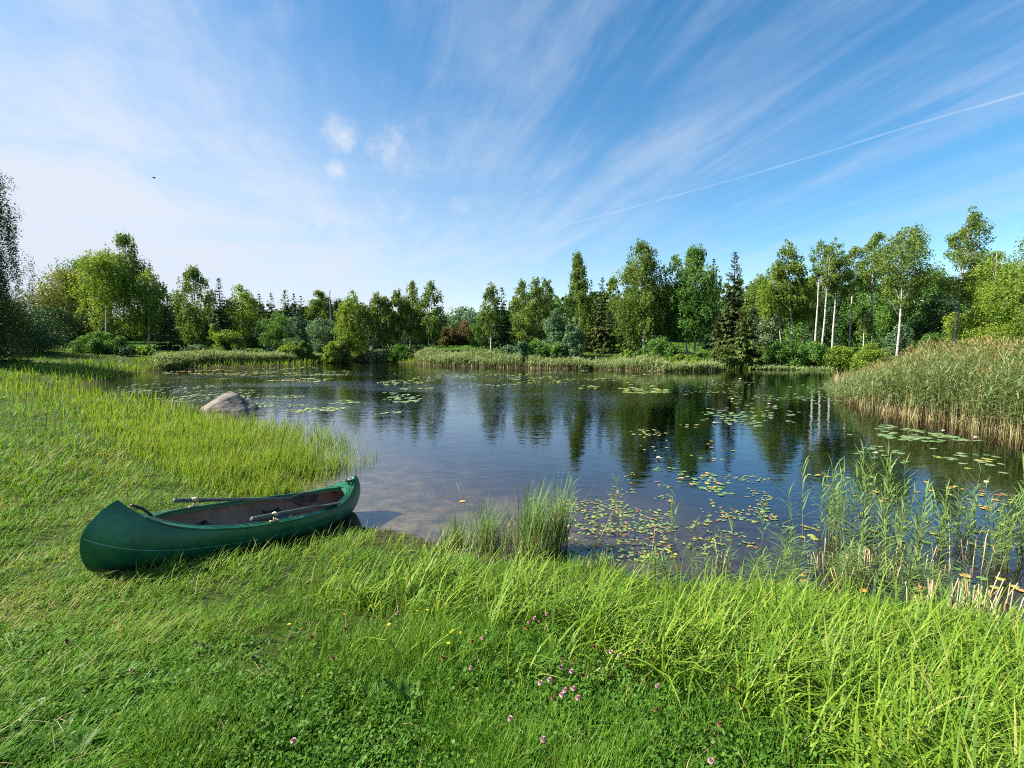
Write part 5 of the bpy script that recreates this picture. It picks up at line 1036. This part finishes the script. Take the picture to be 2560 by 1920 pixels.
def pads():
    rng = np.random.default_rng(55); spots = []; mass = {k: MB() for k in ('pad_green', 'pad_pale', 'pad_yellow', 'pad_orange', 'pad_red')}
    C = {'pad_green': 'green', 'pad_pale': 'pale green', 'pad_yellow': 'yellow', 'pad_orange': 'orange', 'pad_red': 'reddish brown'}
    def region(poly, n, r0, r1, cols, where, oval=False, clumpy=.0, single=True):
        q = poly_sample(poly, n*3, rng); P = np.array([at(*p) for p in q])
        if clumpy: P = P[fbm(P, clumpy, 61) > 0.02]
        for p in P[:n]:
            r = rng.uniform(r0, r1); spots.append((p, r, cols[rng.integers(0, len(cols))], where, oval, single))
    g, p_, y, o_, r_ = 'pad_green', 'pad_pale', 'pad_yellow', 'pad_orange', 'pad_red'
    region([(1690, 1192), (1760, 1180), (1800, 1185), (1822, 1208), (1815, 1232), (1760, 1226), (1700, 1208)], 38, 0.058, 0.088, [g, g, g, p_, y, o_], 'in the bright pad patch at the middle of the water')
    region([(1620, 1165), (1700, 1172), (1730, 1185), (1700, 1195), (1640, 1180)], 12, 0.048, 0.082, [g, p_, g], 'in the trail left of the bright pad patch')
    region([(1765, 1215), (1835, 1220), (1832, 1240), (1770, 1238)], 9, 0.068, 0.095, [g], 'in the short row below the bright pad patch')
    region([(1575, 1072), (1660, 1076), (1676, 1086), (1650, 1093), (1580, 1088)], 22, 0.061, 0.102, [y, p_, o_, y], 'in the yellowish patch on the tree reflections')
    region([(1690, 1058), (1745, 1062), (1740, 1070), (1695, 1068)], 8, 0.068, 0.102, [p_, o_], 'in the small string right of the yellowish patch')
    region([(1580, 1090), (1800, 1100), (1860, 1140), (1700, 1170), (1590, 1130)], 22, 0.050, 0.090, [p_, y, p_, r_], 'scattered over the dark tree reflections')
    region([(1750, 1045), (1830, 1050), (1910, 1062), (1900, 1070), (1760, 1055)], 22, 0.082, 0.136, [p_, p_, g], 'in the long pale row on the right water')
    region([(2130, 1112), (2200, 1115), (2260, 1128), (2300, 1150), (2290, 1162), (2140, 1140)], 20, 0.088, 0.136, [g, p_], 'on the dark water below the reed bed')
    region([(2310, 1120), (2450, 1130), (2560, 1160), (2600, 1200), (2420, 1172), (2320, 1150)], 24, 0.088, 0.150, [g, p_, y], 'on the dark water before the right reed bed')
    region([(2020, 1185), (2180, 1180), (2300, 1210), (2240, 1260), (2100, 1245), (2030, 1215)], 22, 0.061, 0.102, [y, y, g, o_], 'behind the left clump of the right reeds')
    region([(2280, 1200), (2420, 1215), (2560, 1240), (2600, 1280), (2450, 1280), (2300, 1250)], 34, 0.054, 0.095, [o_, y, r_, o_, y], 'in the orange drift at the right')
    region([(2030, 1260), (2200, 1265), (2400, 1290), (2580, 1310), (2580, 1400), (2350, 1380), (2120, 1340)], 40, 0.061, 0.102, [g, y, g, y], 'under the right reed cluster')
    region([(1900, 1400), (2000, 1420), (2150, 1455), (2400, 1420), (2560, 1440), (2560, 1480), (2100, 1480), (1930, 1460)], 16, 0.054, 0.088, [g, y, o_], 'in the near shallows below the right reeds', clumpy=0)
    region([(2000, 1335), (2060, 1340), (2060, 1352), (2000, 1348)], 3, 0.060, 0.090, [y], 'by the reed leaning left')
    n_ind = len(spots)
    # farther and smaller leaves: too many to count
    S = dict(single=False)
    region([(640, 985), (760, 990), (860, 1000), (1000, 1018), (1010, 1032), (900, 1040), (700, 1030), (600, 1010)], 300, 0.050, 0.100, [p_, g, p_, y], '', clumpy=.9, **S)
    region([(150, 985), (350, 960), (520, 955), (640, 975), (620, 1000), (470, 1020), (330, 1012), (170, 996)], 380, 0.055, 0.105, [p_, g, p_], '', clumpy=.7, **S)
    region([(400, 930), (560, 922), (760, 915), (900, 930), (800, 955), (600, 950), (420, 945)], 560, 0.085, 0.16, [p_, y, g, o_], '', clumpy=.45, **S)
    region([(900, 940), (1100, 925), (1400, 925), (1700, 932), (1600, 950), (1300, 962), (1000, 975)], 300, 0.085, 0.16, [p_, y, g], '', clumpy=.5, **S)
    region([(1540, 955), (1650, 958), (1680, 982), (1560, 985)], 70, 0.109, 0.177, [p_, y], '', clumpy=.8, **S)
    region([(960, 980), (1065, 988), (1050, 1005), (960, 1008)], 60, 0.082, 0.136, [p_, g], '', clumpy=1.2, **S)
    region([(1450, 962), (1500, 966), (1490, 974), (1450, 972)], 14, 0.095, 0.150, [p_, y], '', **S)
    region([(1700, 960), (1900, 950), (2090, 965), (2120, 1030), (1950, 1065), (1800, 1050), (1720, 1020)], 300, 0.055, 0.100, [p_, g, g], '', clumpy=.8, **S)
    region([(2050, 1055), (2200, 1060), (2480, 1105), (2300, 1105), (2100, 1085)], 90, 0.068, 0.122, [p_, g], '', clumpy=.7, **S)
    region([(1320, 1215), (1480, 1205), (1640, 1235), (1800, 1250), (1830, 1300), (1700, 1330), (1500, 1330), (1330, 1300)], 380, 0.020, 0.045, [g, g, p_, g, p_, y, r_], '', oval=True, clumpy=1.5, **S)
    region([(1400, 1300), (1700, 1310), (1900, 1340), (1900, 1420), (1650, 1410), (1420, 1395)], 260, 0.020, 0.042, [g, g, y, r_, p_], '', oval=True, clumpy=1.6, **S)
    region([(1550, 1180), (1900, 1190), (2050, 1240), (2050, 1330), (1830, 1300), (1600, 1240)], 260, 0.020, 0.045, [g, y, p_, r_], '', oval=True, clumpy=1.4, **S)
    def hull_free(p): return not in_canoe(np.array([[p[0], p[1], .05]]))[0]
    placed = []
    for p, r, c, where, oval, single in spots:
        if shore(p[None])[0] > -.08 or not hull_free(p): continue
        rz = rng.uniform(0, 6.28); z = .004+rng.uniform(0, .008)
        if single:
            o = bpy.data.objects.new('lily_pad', PADS[c][rng.integers(0, 3)]); link(o); o.location = (p[0], p[1], z); r *= .62; o.scale = (r, r, min(r, .10)*.7); o.rotation_euler = (rng.normal(0, .03), rng.normal(0, .03), rz)
            tag(o, f'{C[c]} lily pad {where}', 'lily pad', f'lily pads {where}')
        else:
            me = PADS[c+'_o' if oval else c][0]; key = (c, oval)
            if key not in CACHE:
                V = np.empty(len(me.vertices)*3); me.vertices.foreach_get('co', V); CACHE[key] = (V.reshape(-1, 3), [tuple(f.vertices) for f in me.polygons])
            V, fs = CACHE[key]; cs, sn = math.cos(rz), math.sin(rz); W = np.stack([p[0]+r*(V[:, 0]*cs-V[:, 1]*sn), p[1]+r*(V[:, 0]*sn+V[:, 1]*cs), z+V[:, 2]*min(r, .1)*.7], 1)
            mass[c].add(W, [f for f in fs if len(f) == 3], [f for f in fs if len(f) == 4])
    names = {'pad_green': 'green', 'pad_pale': 'pale green', 'pad_yellow': 'yellowing', 'pad_orange': 'orange', 'pad_red': 'reddish brown'}
    for c, mb in mass.items():
        if mb.n: o = mb.build('floating_leaves', M[c], None, True); tag(o, f'countless small {names[c]} leaves floating on the pond', 'floating leaves', kind='stuff')
CACHE = {}
pads()
def lilies():
    rng = np.random.default_rng(8)
    V = []
    r0 = None
    me_p = None; me_c = None
    for px, py, lab in ((2465, 1210, 'white water lily on the orange drift at the right'), (2357, 1080, 'white water lily close to the foot of the reed bed'), (2438, 1097, 'pinkish lily bud at the reed foot near the right edge'), (1645, 1148, 'pale lily bud standing between the tree reflections'), (1785, 1060, 'lily bud beside the long pale row'),
                        (1830, 1000, 'white lily before the birch row reflections'), (1922, 1012, 'white lily among the far pads left of the reed bed'), (1782, 955, 'white lily near the young spruce'), (1850, 949, 'reddish lily near the waterside spruce'), (1020, 990, 'pinkish lily on the isolated far pad'), (2190, 1136, 'yellow lily bud behind the tallest reed clump')):
        p = at(px, py); s = .05+.0016*p[1]; root = empty('water_lily', (p[0], p[1], .01)); tag(root, lab, 'water lily', 'water lilies')
        if me_p is None:
            mb = MB()
            for ring, (el, n) in enumerate(((.5, 9), (.95, 7), (1.25, 5))):
                a = np.arange(n)*6.283/n+ring*.3; blades(mb, np.zeros((n, 3)), a, el, 1.0-.12*ring, .5, -.22, .5, 4, [.4, 1, .95, .6])
            me_p = mb.mesh('petals', M['lily_white']); mb = MB(); tube(mb, [(0, 0, .05), (0, 0, .4)], [.16, .10], 8); me_c = mb.mesh('flower_centre', M['yellow'])
        for me in (me_p, me_c): o = bpy.data.objects.new(me.name, me); link(o, root); o.scale = (s, s, s)
lilies()

# ------------------------------------------------------------------ flowers and litter in the lawn
def small_flowers():
    rng = np.random.default_rng(71)
    def head_mesh(m):
        mb = MB(); n = 150; g = (np.arange(n)+.5)/n; ph = np.arange(n)*2.39996; z = 1-1.75*g; r = np.sqrt(np.clip(1-z*z, 0, 1)); C = np.stack([np.cos(ph)*r, np.sin(ph)*r, z*1.05], 1)
        blades(mb, C*.0055, ph, np.arctan2(z, r)+.35, .0075, .0042, .1, rng.random(n), 2); return mb.mesh('flower_head', m)
    pink, brown = head_mesh(M['clover']), head_mesh(M['brown_head'])
    mb = MB(); tube(mb, [(0, 0, 0), (.006, .002, .5), (0, 0, 1)], [.0016, .0014, .0012], 5); stem = mb.mesh('stem', M['stem'])
    lf = MB(); n = 6; a = np.arange(n)*1.05; P = np.stack([.016*np.cos(a), .016*np.sin(a), np.repeat([.3, .6], 3)*0+np.array([.05, .055, .05, .075, .08, .075])], 1); blades(lf, P*[.3, .3, 1], a, .35, .034, .017, .25, rng.random(n), 3, [.5, 1, .85]); tre = lf.mesh('trefoil_leaves', M['herb'])
    mb = MB(); a = np.arange(5)*1.2566; blades(mb, np.zeros((5, 3)), a, .55, .013, .013, .15, .5, 3, [.5, 1, .9]); tube(mb, [(0, 0, 0), (0, 0, .005)], [.003, .002], 6); but = mb.mesh('petals', M['yellow'])
    def flower(px, py, kind, lab, grp, H):
        P = ground_points(np.array([px+0.]), np.array([py+H/2.3*F*.8]))[0]
        # the head is what shows: set the foot so that the head stands where the flower stands
        P = at(px, py, tz(P[0], P[1])+H); P[2] = tz(P[0], P[1]); d = np.linalg.norm(P[:2])
        r = empty('clover_flower' if kind != 'y' else 'buttercup', P, rng.uniform(0, 6.28)); tag(r, lab, 'clover' if kind != 'y' else 'buttercup', grp)
        s = link(bpy.data.objects.new('stem', stem), r); s.scale = (1, 1, H)
        h = link(bpy.data.objects.new('flower_head' if kind != 'y' else 'petals', pink if kind == 'p' else brown if kind == 'b' else but), r); h.location = (0, 0, H); k = 1.0 if kind != 'y' else 1.0
        h.scale = (k, k, k); h.rotation_euler = (rng.normal(0, .3), rng.normal(0, .3), 0)
        if kind != 'y': t = link(bpy.data.objects.new('trefoil_leaves', tre), r)
    A = [(1300+x*.3617, 1450+y*.3617, k) for x, y, k in ((285, 605, 'p'), (357, 633, 'p'), (205, 692, 'p'), (140, 715, 'p'), (310, 765, 'p'), (372, 757, 'p'), (290, 800, 'p'), (400, 822, 'p'), (232, 820, 'b'), (430, 660, 'b'), (160, 1110, 'p'), (225, 1265, 'b'), (950, 735, 'p'), (940, 905, 'b'), (1440, 535, 'p'), (60, 280, 'p'), (185, 225, 'p'), (180, 322, 'p'), (135, 270, 'b'), (1380, 1000, 'b'), (1320, 1265, 'p'), (1470, 745, 'b'), (1940, 675, 'b'), (100, 252, 'p'), (50, 325, 'b'), (510, 460, 'b'), (375, 575, 'b'), (290, 555, 'b'), (630, 495, 'p'), (685, 520, 'p'), (925, 545, 'b'), (740, 590, 'b'))]
    B = [(700+x*.3165, 1480+y*.3165, k) for x, y, k in ((1725, 100, 'p'), (1600, 360, 'p'), (1517, 388, 'b'), (1507, 602, 'p'), (1285, 520, 'b'), (1820, 1005, 'p'), (925, 155, 'p'), (740, 195, 'b'), (107, 1180, 'p'), (1763, 120, 'b'), (1848, 118, 'b'), (2160, 840, 'b'), (245, 350, 'b'), (420, 525, 'b'), (515, 285, 'b'))]
    Cc = [(x*.3617, 1500+y*.3617, k) for x, y, k in ((1357, 297, 'p'), (1403, 313, 'p'), (910, 478, 'p'), (460, 280, 'b'), (1375, 370, 'b'), (1470, 520, 'b'), (1745, 400, 'b'), (520, 195, 'b'))]
    for lst, where in ((A, 'in the grass right of the middle foreground'), (B, 'in the deep grass of the middle foreground'), (Cc, 'in the lawn at the lower left')):
        for x, y, k in lst:
            col = 'pink clover flower' if k == 'p' else 'faded brown clover head'; flower(x, y, k, f'{col} {where}', f'{col}s {where}', rng.uniform(.09, .15) if where[7] != 'l' else .06)
    for x, y in ((240, 170), (72, 248), (160, 287), (1268, 82), (1240, 88), (1075, 138), (1160, 128), (1270, 270), (1005, 285), (1035, 283), (1362, 305), (1342, 320), (1428, 322), (1328, 403), (502, 165), (862, 250)):
        flower(700+x*.3165, 1480+y*.3165, 'y', 'yellow buttercup in the grass between the canoe and the clover patch' if x > 600 else 'yellow buttercup in the grass below the canoe', 'yellow buttercups in the right group' if x > 600 else 'yellow buttercups in the left group', .11)
    flower(16, 1521, 'y', 'single yellow buttercup at the left edge of the lawn', None, .05)
small_flowers()
def dock(px, py, n, L, label, seed):
    rng = np.random.default_rng(seed); P = ground_points(np.array([px+0.]), np.array([py+0.]))[0]; r = empty('dock_plant', P); tag(r, label, 'dock plant', 'broad leaved dock plants')
    for k in range(n):
        mb = MB(); az = rng.uniform(0, 6.28); el = rng.uniform(.7, 1.25); W = L*rng.uniform(.26, .34); ln = L*rng.uniform(.75, 1.2)
        u = np.linspace(0, 1, 9); rad = np.concatenate([[0], np.cumsum(np.full(8, ln/8))]); ang = el-u*rng.uniform(.4, 1.0); dx = np.concatenate([[0], np.cumsum(np.cos(ang[:-1])*ln/8)]); dz = np.concatenate([[0], np.cumsum(np.sin(ang[:-1])*ln/8)])
        w = W*.5*np.interp(u, [0, .18, .25, .5, .8, 1], [.05, .05, .55, 1, .6, .02]); rows = []
        for i in range(9):
            for q in (-1, -.5, 0, .5, 1): rows.append([dx[i]*math.cos(az)-q*w[i]*math.sin(az), dx[i]*math.sin(az)+q*w[i]*math.cos(az), dz[i]+.25*w[i]*abs(q)+.012*math.sin(i*2+q*3)*L*3*abs(q)])
        i = (np.arange(8)[:, None]*5+np.arange(4)).ravel(); mb.add(rows, None, np.stack([i, i+1, i+6, i+5], 1), rng.random()); mb.build('leaf', M['dock'], r, True)
dock(1020, 1775, 6, .17, 'large leaved dock plant in the middle of the foreground grass', 1); dock(930, 1760, 4, .15, 'dock plant left of the large leaved one', 2); dock(712, 1860, 5, .13, 'small dock plant in the lawn left of the middle foreground', 3)
dock(190, 1905, 4, .12, 'dock leaves at the lower left corner of the lawn', 4); dock(1470, 1850, 4, .12, 'dock leaves below the pink clover patch', 5); dock(30, 1885, 4, .11, 'dock leaves at the left bottom edge', 6); dock(1450, 1545, 4, .13, 'pale dock leaves above the pink clover patch', 7)
def litter():
    rng = np.random.default_rng(3)
    def chip(px0, py0, px1, py1, w, mat, name, cat, label):
        a = ground_points(np.array([px0, px1.__float__()]), np.array([py0, py1.__float__()])); a[:, 2] += .035; mb = MB(); pts = np.linspace(a[0], a[1], 6)+rng.normal(0, .003, (6, 3)); d = a[1]-a[0]; s = np.cross(d, [0, 0, 1]); s /= np.linalg.norm(s)
        wd = w*np.array([.35, .75, .9, 1.0, 1.25, 1.0])[:, None]; V = np.concatenate([pts-s*wd, pts+s*wd, pts+s*wd-[0, 0, .008], pts-s*wd-[0, 0, .008]]); Q = []
        for i in range(5):
            for k in range(4): Q.append((k*6+i, k*6+i+1, ((k+1) % 4)*6+i+1, ((k+1) % 4)*6+i))
        Q += [(0, 6, 12, 18), (5, 23, 17, 11)]; mb.add(V, None, Q); o = mb.build(name, M[mat]); tag(o, label, cat)
    chip(52., 1820, 105., 1764, .017, 'chip', 'driftwood_piece', 'driftwood', 'pale flat piece of weathered wood lying in the lawn at the lower left')
    chip(384., 1620, 405., 1604, .010, 'bark_chip', 'bark_chip', 'bark chip', 'small reddish bark chip on the lawn')
    for px, py, lab in ((1157, 1254, 'orange fallen leaf floating at the edge of the sandy shallows'), (2010, 1438, 'orange leaf floating under the right reeds'), (2160, 1478, 'faded orange leaf at the waterline below the right reeds')):
        p = at(px, py); o = bpy.data.objects.new('fallen_leaf', pad_mesh(M['leaf_orange'], True, 5)); link(o); o.location = (p[0], p[1], .008); o.scale = (.055, .06, .05); o.rotation_euler = (.05, 0, .3); tag(o, lab, 'leaf')
litter()

# ------------------------------------------------------------------ bird and condensation trail
def bird():
    b = at_dist(385, 445, 70); r = empty('bird', b, .5); tag(r, 'small dark bird gliding high over the left side of the pond', 'bird'); mb = MB()
    tube(mb, [(-.22, 0, 0), (-.12, 0, .01), (0, 0, .02), (.14, 0, .02), (.20, 0, .03), (.25, 0, .02)], [.02, .05, .065, .05, .03, .006], 8); mb.build('body', M['dark_bird'], r, True)
    for s in (-1, 1):
        mb = MB(); y = np.array([0, .14, .28, .40]); z = np.array([.02, .09, .08, .03]); le = np.array([.10, .12, .06, -.06]); te = np.array([-.08, -.09, -.09, -.10])
        V = np.concatenate([np.stack([le, s*y, z], 1), np.stack([te, s*y, z-.005], 1), np.stack([le, s*y, z-.012], 1)]); i = np.arange(3); mb.add(V, None, np.concatenate([np.stack([i, i+1, i+5, i+4], 1), np.stack([i+4, i+5, i+9, i+8], 1), np.stack([i+8, i+9, i+1, i], 1)])); mb.build('wing', M['dark_bird'], r)
    mb = MB(); mb.add([(-.2, -.02, 0), (-.2, .02, 0), (-.34, .05, 0), (-.34, -.05, 0), (-.34, .05, -.01), (-.34, -.05, -.01)], None, [(0, 1, 2, 3), (1, 0, 5, 4), (2, 4, 5, 3)]); mb.build('tail', M['dark_bird'], r)
bird()
def contrail():
    m, N, L = new_mat('ice_trail'); d = N.new('ShaderNodeBsdfDiffuse'); d.inputs[0].default_value = (.9, .92, .95, 1); tl = N.new('ShaderNodeBsdfTranslucent'); tl.inputs[0].default_value = (.9, .92, .95, 1); a = N.new('ShaderNodeMixShader'); L.new(d.outputs[0], a.inputs[1]); L.new(tl.outputs[0], a.inputs[2])
    t = N.new('ShaderNodeBsdfTransparent'); lw = N.new('ShaderNodeLayerWeight'); lw.inputs[0].default_value = .5
    tc = N.new('ShaderNodeTexCoord'); n = N.new('ShaderNodeTexNoise'); n.inputs['Scale'].default_value = .004; n.inputs['Detail'].default_value = 5; L.new(tc.outputs['Object'], n.inputs['Vector'])
    f = N.new('ShaderNodeMath'); f.operation = 'SUBTRACT'; f.inputs[0].default_value = 1; L.new(lw.outputs['Facing'], f.inputs[1]); g = N.new('ShaderNodeMath'); g.operation = 'MULTIPLY'; L.new(f.outputs[0], g.inputs[0]); L.new(n.outputs['Fac'], g.inputs[1]); g2 = N.new('ShaderNodeMath'); g2.operation = 'MULTIPLY'; L.new(g.outputs[0], g2.inputs[0]); g2.inputs[1].default_value = .15
    mx = N.new('ShaderNodeMixShader'); L.new(g2.outputs[0], mx.inputs[0]); L.new(t.outputs[0], mx.inputs[1]); L.new(a.outputs[0], mx.inputs[2]); o = N.new('ShaderNodeOutputMaterial'); L.new(mx.outputs[0], o.inputs[0])
    alt = 900.0; px = np.array([960, 1100, 1280, 1500, 1700, 1900, 2100, 2300, 2560, 2700]); py = np.array([674, 640, 597, 540, 486, 430, 370, 307, 233, 190]); P = []
    for x, y in zip(px, py): dd = ray(x, y); P.append([0, 0, CAMZ]+dd*((alt-CAMZ)/dd[2]))
    P = np.array(P); D = np.linalg.norm(P, axis=1); mb = MB(); tube(mb, P, D*.0015*np.interp(px, [960, 1300, 2600], [.4, .8, 1.15]), 12, cap=False); o = mb.build('condensation_trail', m, None, True); tag(o, kind='structure')
contrail()
